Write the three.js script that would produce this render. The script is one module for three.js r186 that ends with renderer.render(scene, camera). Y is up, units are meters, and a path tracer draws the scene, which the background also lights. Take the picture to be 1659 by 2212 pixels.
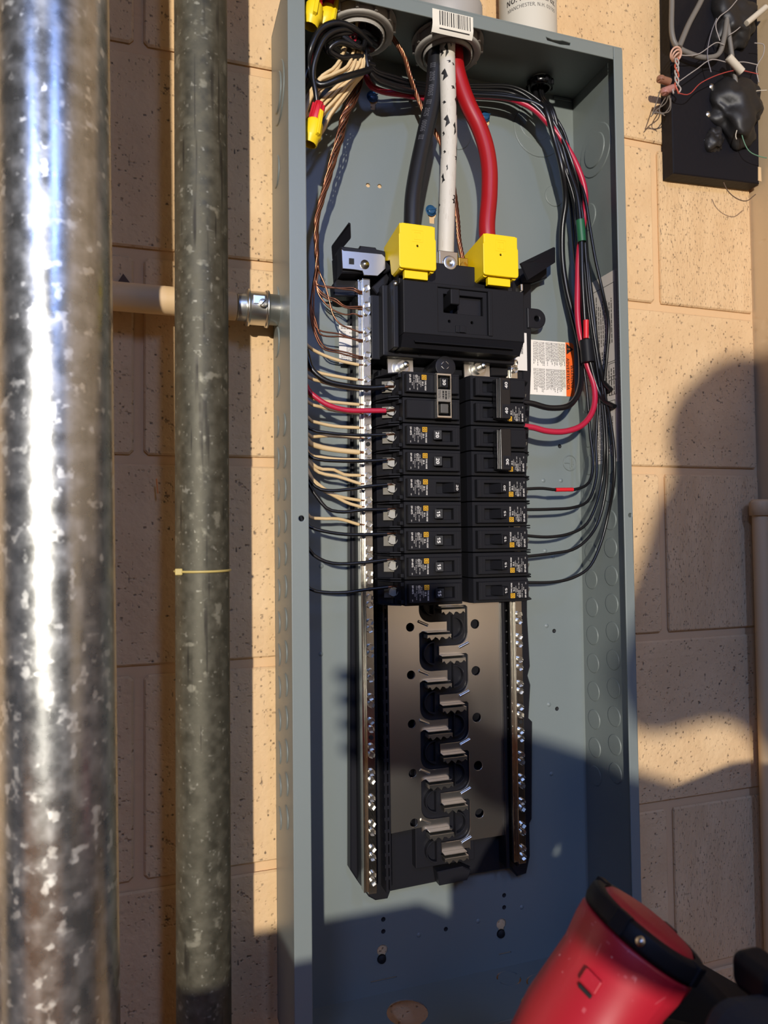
import * as THREE from 'three';
import { RoundedBoxGeometry } from 'three/addons/geometries/RoundedBoxGeometry.js';
import { mergeGeometries, mergeVertices } from 'three/addons/utils/BufferGeometryUtils.js';
import { RectAreaLightUniformsLib } from 'three/addons/lights/RectAreaLightUniformsLib.js';
import { MarchingCubes } from 'three/addons/objects/MarchingCubes.js';
RectAreaLightUniformsLib.init();

// ───────── camera, light, exposure ─────────
// panel coordinates: x right, y up from the enclosure's lower edge, z out from the wall; Y0 lifts them above the floor
const Y0 = 0.85, V3 = (x, y, z) => new THREE.Vector3(x, y, z);
const scene = new THREE.Scene();
scene.background = new THREE.Color(0x08080a);
const renderer = new THREE.WebGLRenderer();
renderer.toneMapping = THREE.LinearToneMapping;
renderer.toneMappingExposure = 1.0;
renderer.shadowMap.enabled = true;
const EYE = V3(-0.1188, 0.4808, 0.7278), FPX = 1543, YAW = 0.3142, PITCH = 0.0327, ROLL = -0.0113;
const FW = V3(Math.sin(YAW) * Math.cos(PITCH), Math.sin(PITCH), -Math.cos(YAW) * Math.cos(PITCH));
const r0 = V3(Math.cos(YAW), 0, Math.sin(YAW)), u0 = r0.clone().cross(FW);
const RT = r0.clone().multiplyScalar(Math.cos(ROLL)).addScaledVector(u0, Math.sin(ROLL));
const UP = u0.clone().multiplyScalar(Math.cos(ROLL)).addScaledVector(r0, -Math.sin(ROLL));
const camera = new THREE.PerspectiveCamera(2 * Math.atan(1106 / FPX) * 180 / Math.PI, 1659 / 2212, 0.02, 50);
camera.position.set(EYE.x, EYE.y + Y0, EYE.z);
camera.quaternion.setFromRotationMatrix(new THREE.Matrix4().makeBasis(RT, UP, FW.clone().negate()));
camera.focus = 0.74; camera.userData.fStop = 7; scene.add(camera);
// pixel of the photograph -> point of panel space on the plane z / x / y = const
const ray = (u, v) => FW.clone().addScaledVector(RT, (u - 829.5) / FPX).addScaledVector(UP, -(v - 1106) / FPX);
const P = (u, v, z = 0) => { const d = ray(u, v); return EYE.clone().addScaledVector(d, (z - EYE.z) / d.z); };
const PX = (u, v, x) => { const d = ray(u, v); return EYE.clone().addScaledVector(d, (x - EYE.x) / d.x); };
const PY = (u, v, y) => { const d = ray(u, v); return EYE.clone().addScaledVector(d, (y - EYE.y) / d.y); };

// key: a work light on a stand across the room, left of the photographer
const LAMP = V3(-1.62, 1.0, 4.75);
const key = new THREE.SpotLight(0xfaf2e6, 96, 0, 0.36, 0.4, 2);
key.position.set(LAMP.x, LAMP.y + Y0, LAMP.z); key.target.position.set(0.1, 0.55 + Y0, 0);
key.castShadow = true; key.shadow.radius = 2.7; key.shadow.mapSize.set(2048, 2048);
scene.add(key, key.target);
// bluish overhead lights added to fill the shadows (their fittings are built further down)
const FILL_STRIPS = [[-1.1, 2.2], [0.18, 2.3]];
for (const [x, z] of FILL_STRIPS) {
  const a = new THREE.RectAreaLight(0x8aacfa, 58.0, 0.12, 1.16);
  a.position.set(x, 2.50, z); a.lookAt(x, 0, z); a.castShadow = true; scene.add(a);
}

// ───────── helpers ─────────
let seed = 7;
const rnd = () => { seed = (seed * 1664525 + 1013904223) >>> 0; return seed / 4294967296; };
const rr = (a, b) => a + (b - a) * rnd();
const used = {};
function numbered(n) { const k = used[n] = (used[n] ?? -1) + 1; return k ? n + '_' + String(k).padStart(3, '0') : n; }
const shade = o => o.traverse(m => { if (m.isMesh) { m.castShadow = m.receiveShadow = true; } });
function thing(name, label, category, pos = V3(0, 0, 0), group) {     // pos in panel coordinates
  const o = new THREE.Group(); o.name = numbered(name); o.position.set(pos.x, pos.y + Y0, pos.z);
  o.userData = { label, category }; if (group) o.userData.group = group;
  scene.add(o); return o;
}
function mesh(name, g, m, parent) { const o = new THREE.Mesh(g, m); o.name = name; parent.add(o); shade(o); return o; }
// part given in panel coordinates
function part(name, g, m, parent, label) {
  let p = V3(0, 0, 0), q = parent; while (q && q !== scene) { p.add(q.position); q = q.parent; }
  g.translate(-p.x, Y0 - p.y, -p.z);
  const o = mesh(name, g, m, parent); if (label) o.userData.label = label; return o;
}
// a thing that is one mesh (geometry in panel coordinates, origin moved to its base)
function single(name, label, category, g, m, group) {
  g.computeBoundingBox(); const b = g.boundingBox, c = V3((b.min.x + b.max.x) / 2, b.min.y, (b.min.z + b.max.z) / 2);
  g.translate(-c.x, -c.y, -c.z);
  const o = new THREE.Mesh(g, m); o.name = numbered(name); o.position.set(c.x, c.y + Y0, c.z);
  o.userData = { label, category }; if (group) o.userData.group = group;
  scene.add(o); shade(o); return o;
}
function struct(name, g, m) { const o = new THREE.Mesh(g, m); o.name = name; o.userData = { kind: 'structure' }; scene.add(o); shade(o); return o; }
const bx = (x0, x1, y0, y1, z0, z1, r = 0.0006) => {
  const w = x1 - x0, h = y1 - y0, d = z1 - z0, k = Math.min(r, w * 0.45, h * 0.45, d * 0.45);
  return (k > 0 ? new RoundedBoxGeometry(w, h, d, 1, k) : new THREE.BoxGeometry(w, h, d)).translate((x0 + x1) / 2, (y0 + y1) / 2, (z0 + z1) / 2);
};
const strip = g => { const n = g.index ? g.toNonIndexed() : g; for (const k of Object.keys(n.attributes)) if (!['position', 'normal', 'uv'].includes(k)) n.deleteAttribute(k); n.clearGroups?.(); return n; };
const join = a => mergeGeometries(a.map(strip));
const rot = (g, x, y, z) => g.applyMatrix4(new THREE.Matrix4().makeRotationFromEuler(new THREE.Euler(x, y, z)));
function shapeOf(pts) { const s = new THREE.Shape(); pts.forEach(([x, y], i) => i ? s.lineTo(x, y) : s.moveTo(x, y)); s.closePath(); return s; }
function extr(shape, zTop, thick, bevel = 0, seg = 1, curve = 10) {
  return new THREE.ExtrudeGeometry(shape, { depth: thick - 2 * bevel, bevelEnabled: bevel > 0, bevelSize: bevel, bevelThickness: bevel, bevelOffset: -bevel, bevelSegments: seg, curveSegments: curve }).translate(0, 0, zTop - thick + bevel);
}
const px2 = (pts, z) => pts.map(([u, v]) => { const p = P(u, v, z); return [p.x, p.y]; });
const exPx = (pts, zTop, thick, bevel = 0.0004) => extr(shapeOf(px2(pts, zTop)), zTop, thick, bevel);
const circle = (x, y, r) => { const c = new THREE.Path(); c.absarc(x, y, r, 0, Math.PI * 2, true); return c; };
const lathe = (prof, seg = 24) => new THREE.LatheGeometry(prof.map(([r, y]) => new THREE.Vector2(r, y)), seg);
// geometry built along +y, laid from a to b
function along(g, a, b) {
  const d = b.clone().sub(a).normalize(), q = new THREE.Quaternion().setFromUnitVectors(V3(0, 1, 0), d);
  return g.applyQuaternion(q).translate(a.x, a.y, a.z);
}
function rod(a, b, r, seg = 14) { return along(lathe([[0, 0], [r * 0.9, 0], [r, r * 0.12], [r, a.distanceTo(b) - r * 0.12], [r * 0.9, a.distanceTo(b)], [0, a.distanceTo(b)]], seg), a.clone(), b); }
const XIN = 0.3568;                                               // keep wires off the inside of the side sheet
const toV = p => { if (p.isVector3) return p; const q = P(p[0], p[1], p[2]); return q.x > XIN && q.x < 0.40 && p[0] < 1345 ? PX(p[0], p[1], XIN) : q; };
function tube(pts, r, radial = 8, per = 7) {
  const v = pts.map(toV), c = new THREE.CatmullRomCurve3(v, false, 'centripetal');
  const t = new THREE.TubeGeometry(c, Math.max(6, per * (v.length - 1)), r, radial, false), n = v.length;
  const cap = (p, q) => along(new THREE.CylinderGeometry(r, r, r * 0.1, radial), p, p.clone().add(q));
  return join([t, cap(v[0], v[0].clone().sub(v[1])), cap(v[n - 1], v[n - 1].clone().sub(v[n - 2]))]);
}

// ───────── procedural textures ─────────
function hash(i, j, s) { let h = (i * 374761393 + j * 668265263 + s * 974634777) | 0; h = Math.imul(h ^ (h >>> 13), 1274126177); return ((h ^ (h >>> 16)) >>> 0) / 4294967296; }
function vnoise(x, y, s, per, perY = per) {
  const i = Math.floor(x), j = Math.floor(y), f = x - i, g = y - j, a = f * f * (3 - 2 * f), b = g * g * (3 - 2 * g), w = k => ((k % per) + per) % per, wy = k => ((k % perY) + perY) % perY;
  const h = (p, q) => hash(w(p), wy(q), s);
  return (h(i, j) * (1 - a) + h(i + 1, j) * a) * (1 - b) + (h(i, j + 1) * (1 - a) + h(i + 1, j + 1) * a) * b;
}
function fbm(x, y, s, per, oct = 4, perY = per) { let v = 0, a = 0.5, t = 0; for (let o = 0; o < oct; o++) { v += a * vnoise(x, y, s + o, per, perY); t += a; x *= 2; y *= 2; per *= 2; perY *= 2; a *= 0.5; } return v / t; }
function tex(n, fn, srgb, rx = 1, ry = 1, m = n) {
  const d = new Uint8Array(n * m * 4);
  for (let j = 0; j < m; j++) for (let i = 0; i < n; i++) { const c = fn(i / n, j / m), k = (j * n + i) * 4; d[k] = c[0]; d[k + 1] = c[1]; d[k + 2] = c[2]; d[k + 3] = 255; }
  const t = new THREE.DataTexture(d, n, m); t.wrapS = t.wrapT = THREE.RepeatWrapping; t.magFilter = THREE.LinearFilter; t.minFilter = THREE.LinearMipmapLinearFilter; t.generateMipmaps = true;
  if (srgb) t.colorSpace = THREE.SRGBColorSpace; t.repeat.set(rx, ry); t.needsUpdate = true; return t;
}
const g3 = v => { v = Math.max(0, Math.min(255, v * 255)); return [v, v, v]; };
const mix = (a, b, t) => a.map((x, i) => x + (b[i] - x) * Math.max(0, Math.min(1, t)));
function canvasTex(w, h, draw) { const c = document.createElement('canvas'); c.width = w; c.height = h; const x = c.getContext('2d'); draw(x, w, h); const t = new THREE.CanvasTexture(c); t.colorSpace = THREE.SRGBColorSpace; t.anisotropy = 8; return t; }
const S = (color, roughness = 0.6, metalness = 0, o = {}) => new THREE.MeshStandardMaterial({ color, roughness, metalness, ...o });
const PH = (color, roughness, metalness, o = {}) => new THREE.MeshPhysicalMaterial({ color, roughness, metalness, ...o });

// painted block: pitted, uv in metres, one repeat = 0.4 m
const pitN = (u, v) => fbm(u * 130, v * 130, 3, 130, 2);
const pitH = (u, v) => { const q = fbm(u * 80, v * 80, 11, 80, 3), c = fbm(u * 10, v * 10, 5, 10, 3); return 0.6 + 0.28 * (q - 0.5) + 0.12 * c - 1.6 * Math.max(0, pitN(u, v) - 0.70 - 0.10 * (c - 0.5)); };
const blockBump = tex(1024, (u, v) => g3(pitH(u, v)), false, 2.5, 2.5);
const blockCol = tex(1024, (u, v) => { const c = fbm(u * 9, v * 9, 21, 9, 4); let k = mix([220, 187, 142], [208, 173, 128], c * 1.4 - 0.2); return mix(k, [110, 92, 74], (pitN(u, v) - 0.80) * 6); }, true, 2.5, 2.5);
const M = {};
M.block = S(0xffffff, 0.82, 0, { map: blockCol, bumpMap: blockBump, bumpScale: 0.003 });
M.mortar = S(0xd4b083, 0.85, 0, { bumpMap: blockBump, bumpScale: 0.0012 });
M.paintTan = S(0xd2b388, 0.6);
M.roomWall = S(0x565a62, 0.9); M.ceil = S(0x4a4b50, 0.95);
M.concrete = S(0x4c4c50, 0.9);
// enclosure paint
const peel = tex(256, (u, v) => g3(0.5 + 0.5 * (fbm(u * 40, v * 40, 51, 40, 3) - 0.5)), false, 6, 6);
M.enc = PH(0x747c79, 0.42, 0, { bumpMap: peel, bumpScale: 0.00012, clearcoat: 0.25, clearcoatRoughness: 0.35 });
M.black = PH(0x1a1a1e, 0.4, 0, { specularIntensity: 0.5 }); M.blackMat = PH(0x1b1b1e, 0.5, 0, { specularIntensity: 0.3 }); M.blackGloss = S(0x131316, 0.22);
M.insBlack = S(0x121214, 0.32); M.insRed = S(0xb01f3a, 0.38); M.insCream = S(0xd9bd8e, 0.5);
M.feedRed = S(0x9c0d14, 0.38); M.feedBlack = S(0x17171a, 0.42);
M.copper = S(0xa8755a, 0.34, 1); M.copperDull = S(0x7d5340, 0.45, 0.9);
M.yellow = S(0xeccb00, 0.45); M.nutYellow = S(0xf0cf1c, 0.4); M.nutRed = S(0xc41c2c, 0.4);
const brushed = tex(256, (u, v) => g3(0.45 + 0.3 * fbm(u * 6, v * 120, 61, 6 * 1, 2)), false, 3, 3);
M.zinc = S(0xc9c6bd, 0.3, 1); M.alu = S(0xd2cec4, 0.34, 1, { roughnessMap: brushed });
M.plate = S(0xdcd7cf, 0.28, 1); M.brass = S(0xc9a24a, 0.35, 1);
M.pvc = S(0xa39f99, 0.5); M.white = S(0xcfc9bd, 0.6);
M.paper = S(0xe6e0d6, 0.7); M.blue = S(0x1f4d78, 0.35);
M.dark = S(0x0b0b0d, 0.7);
// galvanised steel: spangle patches; u once round the pipe, v = 6 times that length
const sp2 = (u, v, f, s, o = 4) => fbm(u * f, v * 6 * f, s, f, o, 6 * f);
const galvK = (u, v) => sp2(u, v, 26, 71), galvW = (u, v) => sp2(u, v, 34, 77, 3);
const galvC = tex(512, (u, v) => { const k = galvK(u, v), st = fbm(u * 60, v * 8, 73, 60, 2, 8); let c = mix([168, 169, 166], [205, 206, 204], (k - 0.3) * 1.8 + (st - 0.5) * 0.5); return mix(c, [226, 226, 220], (galvW(u, v) - 0.66) * 9); }, true, 1, 1, 2048);
const galvR = tex(512, (u, v) => g3(0.20 + 0.22 * galvK(u, v) + 0.9 * Math.max(0, galvW(u, v) - 0.64)), false, 1, 1, 2048);
const galvB = tex(512, (u, v) => g3(0.5 + 0.5 * (sp2(u, v, 30, 81) - 0.5)), false, 1, 1, 2048);
M.galv = S(0xffffff, 1, 0.92, { map: galvC, roughnessMap: galvR, bumpMap: galvB, bumpScale: 0.00022 });
const dullC = tex(256, (u, v) => { const w = sp2(u, v, 12, 97, 4), k = sp2(u, v, 22, 91), st = fbm(u * 40, v * 14, 93, 40, 2, 14); let c = mix([80, 77, 64], [110, 106, 90], k * 1.6 - 0.3); c = mix(c, [146, 142, 124], (w - 0.69) * 9); c = mix(c, [152, 149, 134], (sp2(u, v, 44, 99, 2) - 0.74) * 6); return mix(c, [56, 52, 44], (st - 0.76) * 6); }, true, 1, 1, 2048);
const dullR = tex(256, (u, v) => g3(0.44 + 0.3 * sp2(u, v, 22, 91)), false, 1, 1, 2048);
M.galvDull = S(0xe2e2e0, 1, 0.55, { map: dullC, roughnessMap: dullR, bumpMap: galvB, bumpScale: 0.00016 });
M.emt = S(0xb4b4ae, 0.33, 0.9);

// ───────── the room ─────────
const XR = 0.63, XL = -3.2, ZF = 6.0, HC = 2.6;
{
  const wb = struct('wall_back', bx(XL - 0.2, XR + 0.2, 0, HC, -0.2, -0.0045, 0), M.mortar);
  // concrete blocks 406 x 203 mm running bond, each with its own edges
  const BW = 0.4064, BH = 0.2032, J = 0.0095, yJ = 0.7603 + Y0, xJ = -0.131;
  const variants = [];
  for (let k = 0; k < 6; k++) {
    const w = BW - J, h = BH - J, s = shapeOf([[0.004, 0], [w - 0.004, 0], [w, 0.004], [w, h - 0.004], [w - 0.004, h], [0.004, h], [0, h - 0.004], [0, 0.004]]);
    const g = extr(s, 0, 0.0045, 0.0018); const uv = g.attributes.uv, p = g.attributes.position;
    for (let i = 0; i < uv.count; i++) uv.setXY(i, p.getX(i) + k * 0.137, p.getY(i) + k * 0.071);
    variants.push(g.translate(-w / 2, -h / 2, 0));
  }
  let n = 0;
  for (let c = -8; c <= 4; c++) {
    const y0 = yJ + c * BH, y1 = y0 + BH; if (y1 > HC + 0.19 || y0 < -0.1) continue;
    const off = (c % 2 + 2) % 2 === 1 ? 0 : BW / 2;
    for (let k = -8; k <= 2; k++) {
      const x = xJ + off + k * BW + BW / 2; if (x - BW / 2 > XR + 0.0 || x + BW / 2 < XL) continue;
      const o = mesh(n ? 'block_' + String(n).padStart(3, '0') : 'block', variants[(n * 5 + c + 40) % 6], M.block, wb); n++;
      o.position.set(x, (y0 + y1) / 2, -0.0002 + rr(-0.0006, 0));
      if (y1 > HC) { o.scale.y = (HC - y0 - 0.002) / BH; o.position.y = (y0 + HC) / 2; }
      if (y0 < 0) { o.scale.y = (y1 - 0.002) / BH; o.position.y = y1 / 2; }
      const x1 = x + (BW - J) / 2; if (x1 > XR - 0.003) { const x0 = x - (BW - J) / 2, w = XR - 0.003 - x0; if (w < 0.02) { wb.remove(o); continue; } o.scale.x = w / (BW - J); o.position.x = x0 + w / 2; }
    }
  }
  const gR = bx(XR, XR + 0.2, 0, HC, -0.004, ZF, 0); struct('wall_right', gR, M.block2 = S(0xcdb28c, 0.8, 0, { bumpMap: blockBump, bumpScale: 0.0012 }));
  struct('wall_left', bx(XL - 0.2, XL, 0, HC, -0.0045, ZF, 0), M.roomWall);
  struct('wall_front', bx(XL - 0.2, XR + 0.2, 0, HC, ZF, ZF + 0.2, 0), M.roomWall);
  struct('floor', bx(XL - 0.2, XR + 0.2, -0.2, 0, -0.2, ZF + 0.2, 0), M.concrete);
  struct('ceiling', bx(XL - 0.2, XR + 0.2, HC, HC + 0.2, -0.2, ZF + 0.2, 0), M.ceil);
}
// housings of the added ceiling fill lights
M.strip = S(0xffffff, 0.5, 0, { emissive: 0xb8ccff, emissiveIntensity: 2.2 });
FILL_STRIPS.forEach(([x, z], i) => {
  const t = thing('fill_strip', i ? 'added fill strip on the ceiling close to the side wall of the corner' : 'added fill strip on the ceiling above the open floor', 'ceiling light', V3(x, HC - Y0 - 0.09, z));
  mesh('housing', new RoundedBoxGeometry(0.16, 0.05, 1.24, 1, 0.008).translate(0, 0.064, 0), M.white, t);
  mesh('diffuser', new RoundedBoxGeometry(0.12, 0.04, 1.18, 2, 0.015).translate(0, 0.022, 0), M.strip, t);
});
// the work light itself
{
  const b = V3(LAMP.x, -Y0, LAMP.z + 0.05), t = thing('work_light', 'work light on a tripod stand across the room from the enclosure', 'work light', b);
  const dir = key.target.position.clone().sub(key.position).normalize(), h = V3(LAMP.x, LAMP.y, LAMP.z).addScaledVector(dir, -0.03);
  part('pole', rod(V3(b.x, -Y0 + 0.25, b.z), V3(b.x, h.y - 0.06, b.z), 0.014), M.emt, t);
  for (let k = 0; k < 3; k++) { const a = k * 2.094 + 0.5; part('leg', rod(V3(b.x, -Y0 + 0.5, b.z), V3(b.x + Math.cos(a) * 0.45, -Y0 + 0.01, b.z + Math.sin(a) * 0.45), 0.01), M.blackMat, t); }
  part('bracket', bx(b.x - 0.012, b.x + 0.012, h.y - 0.08, h.y, b.z - 0.012, b.z + 0.012, 0.002), M.blackMat, t);
  part('head', along(lathe([[0, -0.07], [0.04, -0.07], [0.06, -0.03], [0.07, 0.0], [0.072, 0.012], [0.062, 0.012], [0.058, 0], [0, 0]], 28), h.clone(), h.clone().add(dir)), S(0xb8201f, 0.45), t);
  part('lens', along(lathe([[0, 0], [0.055, 0], [0.055, 0.006], [0, 0.008]], 28), h.clone(), h.clone().add(dir)), S(0xffffff, 0.4, 0, { emissive: 0xf8f2e8, emissiveIntensity: 6 }), t);
}

// ───────── enclosure ─────────
const W = 0.362, H = 1.0, D = 0.094, T = 0.0015;
const NUTS = [[0.080, 0.052], [0.1772, 0.051]];                 // x, z of the two conduit entries in the top sheet
const enc = thing('breaker_enclosure', 'grey painted steel electrical enclosure with open front on the block wall', 'enclosure', V3(W / 2, 0, 0));
{
  // back sheet with screw holes and slotted mounting holes
  const s = shapeOf([[0, 0], [W, 0], [W, H], [0, H]]);
  const hole = (u, v, r) => { const p = P(u, v, T); s.holes.push(circle(p.x, p.y, r)); };
  for (const [u, v] of [[795, 400], [820, 402], [828, 1986], [828, 2012], [1089, 1934], [1089, 1960], [963, 2007], [1209, 964], [1197, 1363], [1203, 1531]]) hole(u, v, 0.0024);
  const keyhole = (u, v, r) => { const p = P(u, v, T), k = new THREE.Path(); k.absarc(p.x, p.y, r, -0.9, Math.PI + 0.9, false); k.lineTo(p.x - r * 0.55, p.y - r * 2.1); k.lineTo(p.x + r * 0.55, p.y - r * 2.1); s.holes.push(k); };
  keyhole(826, 2053, 0.0058); keyhole(1083, 1996, 0.0058); keyhole(933, 462, 0.0052); keyhole(1049, 262, 0.0052); keyhole(806, 216, 0.0052);
  for (const [a, b] of [[[801, 2122], [857, 2111]], [[1078, 2062], [1104, 2057]]]) { const p = P(a[0], a[1], T), q = P(b[0], b[1], T), k = new THREE.Path(); k.moveTo(p.x, p.y - 0.0008); k.lineTo(q.x, p.y - 0.0008); k.lineTo(q.x, p.y + 0.0008); k.lineTo(p.x, p.y + 0.0008); s.holes.push(k); }
  part('back_sheet', extr(s, T, T - 0.0002), M.enc, enc);
  for (const [u, v] of [[828, 1986], [828, 2012], [1089, 1934], [1089, 1960], [963, 2007], [1209, 964], [1197, 1363], [1203, 1531]]) { const p = P(u, v, T); part('dark_hole_plug', rot(lathe([[0, -0.0004], [0.0018, -0.0004], [0.0021, 0.0006], [0.0024, 0.0008]], 14), Math.PI / 2, 0, 0).translate(p.x, p.y, T - 0.0008), M.dark, enc); }  // dark plugs put the shade of the holes into colour, hiding the lit wall
  part('side_sheet', bx(0, T, 0, H, 0.0003, D, 0.0006), M.enc, enc);
  part('side_sheet', bx(W - T, W, 0, H, 0.0003, D, 0.0006), M.enc, enc);
  // top sheet, holes under the two conduit nuts and the bushing
  const tp = shapeOf([[0, 0], [W, 0], [W, D], [0, D]]);
  for (const [x, z] of NUTS) tp.holes.push(circle(x, z, 0.026));
  const bp = PY(1166, 170, H); tp.holes.push(circle(bp.x, bp.z, 0.010));
  part('top_sheet', rot(extr(tp, 0, T), Math.PI / 2, 0, 0).translate(0, H, 0), M.enc, enc);
  // bottom sheet with ring-cut knockouts, one of them knocked out
  const bt = shapeOf([[0, 0], [W, 0], [W, D], [0, D]]);
  const kb = [];
  const ringHole = (u, v, r, t) => { const p = PY(u, v, T); for (const [a, b] of [[0.15, 2.9], [3.3, 6.0]]) { const k = new THREE.Path(); k.absarc(p.x, p.z, r + t, a, b, false); k.absarc(p.x, p.z, r, b, a, true); bt.holes.push(k); } kb.push([p, r]); };
  ringHole(1099, 2116, 0.0115, 0.0016); ringHole(1168, 2126, 0.0135, 0.0016); ringHole(1150, 2168, 0.0095, 0.0018);
  { const p = PY(880, 2190, T); bt.holes.push(circle(p.x, p.z, 0.021)); }
  part('bottom_sheet', rot(extr(bt, 0, T), Math.PI / 2, 0, 0).translate(0, T, 0), M.enc, enc);
  // front lips
  const lipHole = (s2, u, v, r) => { const p = P(u, v, D); s2.holes.push(circle(p.x, p.y, r)); };
  const l1 = shapeOf([[-0.0004, 0], [0.0158, 0], [0.0158, H], [-0.0004, H]]); lipHole(l1, 651, 1120, 0.0026); lipHole(l1, 640, -20, 0.0026);
  part('front_lip', extr(l1, D + 0.0004, 0.0018, 0.0007, 2), M.enc, enc);
  const l2 = shapeOf([[0.3512, 0], [W + 0.0004, 0], [W + 0.0004, H], [0.3512, H]]); lipHole(l2, 1361, 1113, 0.0022); lipHole(l2, 1328, 121, 0.0022);
  part('front_lip', extr(l2, D + 0.0004, 0.0018, 0.0007, 2), M.enc, enc);
  const l3 = shapeOf([[0.0162, H - 0.0132], [0.3508, H - 0.0132], [0.3508, H], [0.0162, H]]);
  { const k = new THREE.Path(), q = px2([[1179, 80], [1194, 86], [1208, 88], [1216, 88], [1232, 93], [1231, 98], [1210, 96], [1182, 87]], D); q.forEach(([x, y], i) => i ? k.lineTo(x, y) : k.moveTo(x, y)); l3.holes.push(k); }
  part('front_lip', extr(l3, D + 0.0004, 0.0018, 0.0007, 2), M.enc, enc);
  part('front_lip', bx(0.0162, 0.3508, 0, 0.0132, D - 0.0014, D + 0.0004, 0.0006), M.enc, enc);
  // corner seams on the inside of the top
  part('corner_tab', bx(0.334, 0.358, H - 0.0045, H - 0.0016, 0.0016, 0.0035, 0.0004), M.enc, enc);
  // knockouts: discs struck slightly proud on both faces of the side sheets
  const ko = (r, parentAxis) => { const k = lathe([[0, 0.0011], [r - 0.0012, 0.0011], [r - 0.0004, 0.0007], [r, 0], [r, -T], [r - 0.0004, -T - 0.0007], [r - 0.0012, -T - 0.0011], [0, -T - 0.0011]], 28); return parentAxis === 'x' ? rot(k, 0, 0, -Math.PI / 2) : rot(k, Math.PI / 2, 0, 0); };
  const koX = ko(0.0112, 'x');
  const addKo = (g, x, y, z) => { const o = mesh('knockout', g, M.enc, enc); o.position.set(x - W / 2, y, z); return o; };
  for (let k = 0; k < 13; k++) for (const x of [T, W]) {
    addKo(koX, x, 0.205 + k * 0.0318 + (k > 9 ? 0.004 : 0), 0.020); addKo(koX, x, 0.2195 + k * 0.0306, 0.0575);
  }
  const koM = ko(0.0155, 'x'), koL = ko(0.029, 'x'), koS = ko(0.019, 'x');
  for (const x of [T, W]) {
    for (let k = 0; k < 3; k++) addKo(koM, x, 0.640 + k * 0.04 - 0.005, 0.022);
    addKo(koL, x, 0.915, 0.045); addKo(koS, x, 0.915, 0.045).scale.x = 1.5; addKo(koM, x, 0.845, 0.028);
  }
  const ring = (u, v, r) => { const p = P(u, v, T); const o = mesh('knockout', ko(r, 'z'), M.enc, enc); o.position.set(p.x - W / 2, p.y, T); return o; };
  ring(1162, 282, 0.032); ring(1155, 268, 0.021).position.z += 0.0005; ring(1197, 424, 0.0125); ring(985, 290, 0.018);
  // dimples, ground symbol, mounting screws
  const dim = lathe([[0, 0.0012], [0.0012, 0.001], [0.0022, 0.0003], [0.0026, 0]], 12); rot(dim, Math.PI / 2, 0, 0);
  for (const [u, v] of [[1174, 1038], [1212, 1038], [1178, 1190], [1195, 1203], [1181, 1352], [1186, 1522], [1191, 1672], [694, 1223], [693, 1413], [695, 640], [698, 604], [1127, 1960], [905, 2020], [1033, 1990]]) { const p = P(u, v, T), o = mesh('dimple', dim, M.enc, enc); o.position.set(p.x - W / 2, p.y, T); }
  { const p = P(1232, 1000, T + 0.001), sy = [new THREE.TorusGeometry(0.0088, 0.0006, 6, 28), bx(-0.0006, 0.0006, 0, 0.0075, -0.0006, 0.0006)];
    [[0.0062, 0], [0.0042, -0.0022], [0.002, -0.0044]].forEach(([w, y]) => sy.push(bx(-w, w, y - 0.0006, y + 0.0006, -0.0006, 0.0006)));
    const o = mesh('ground_symbol', rot(join(sy), 0, 0, Math.PI / 2), M.enc, enc); o.position.set(p.x - W / 2, p.y, T + 0.0004); }
  for (const [u, v] of [[933, 452], [1050, 248], [806, 205]]) {
    const p = P(u, v, 0.005), g = rot(join([lathe([[0, 0.0036], [0.0036, 0.0036], [0.0048, 0.0024], [0.0048, 0.0008], [0.0062, 0.0006], [0.0062, 0], [0, 0]], 18), bx(-0.0055, 0.0055, 0.003, 0.0042, -0.0005, 0.0005, 0)]), Math.PI / 2, 0.3, 0);
    const o = mesh('mounting_screw', g, M.blue, enc); o.position.set(p.x - W / 2, p.y, T); o.userData.label = 'blue hex masonry screw';
  }
  for (const [u, v] of [[826, 2074], [1084, 2019]]) { const p = P(u, v, 0.004), o = mesh('mounting_screw', rot(lathe([[0, 0.003], [0.004, 0.0025], [0.005, 0], [0, 0]], 14), Math.PI / 2, 0, 0), M.dark, enc); o.position.set(p.x - W / 2, p.y, T); }
}
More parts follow.
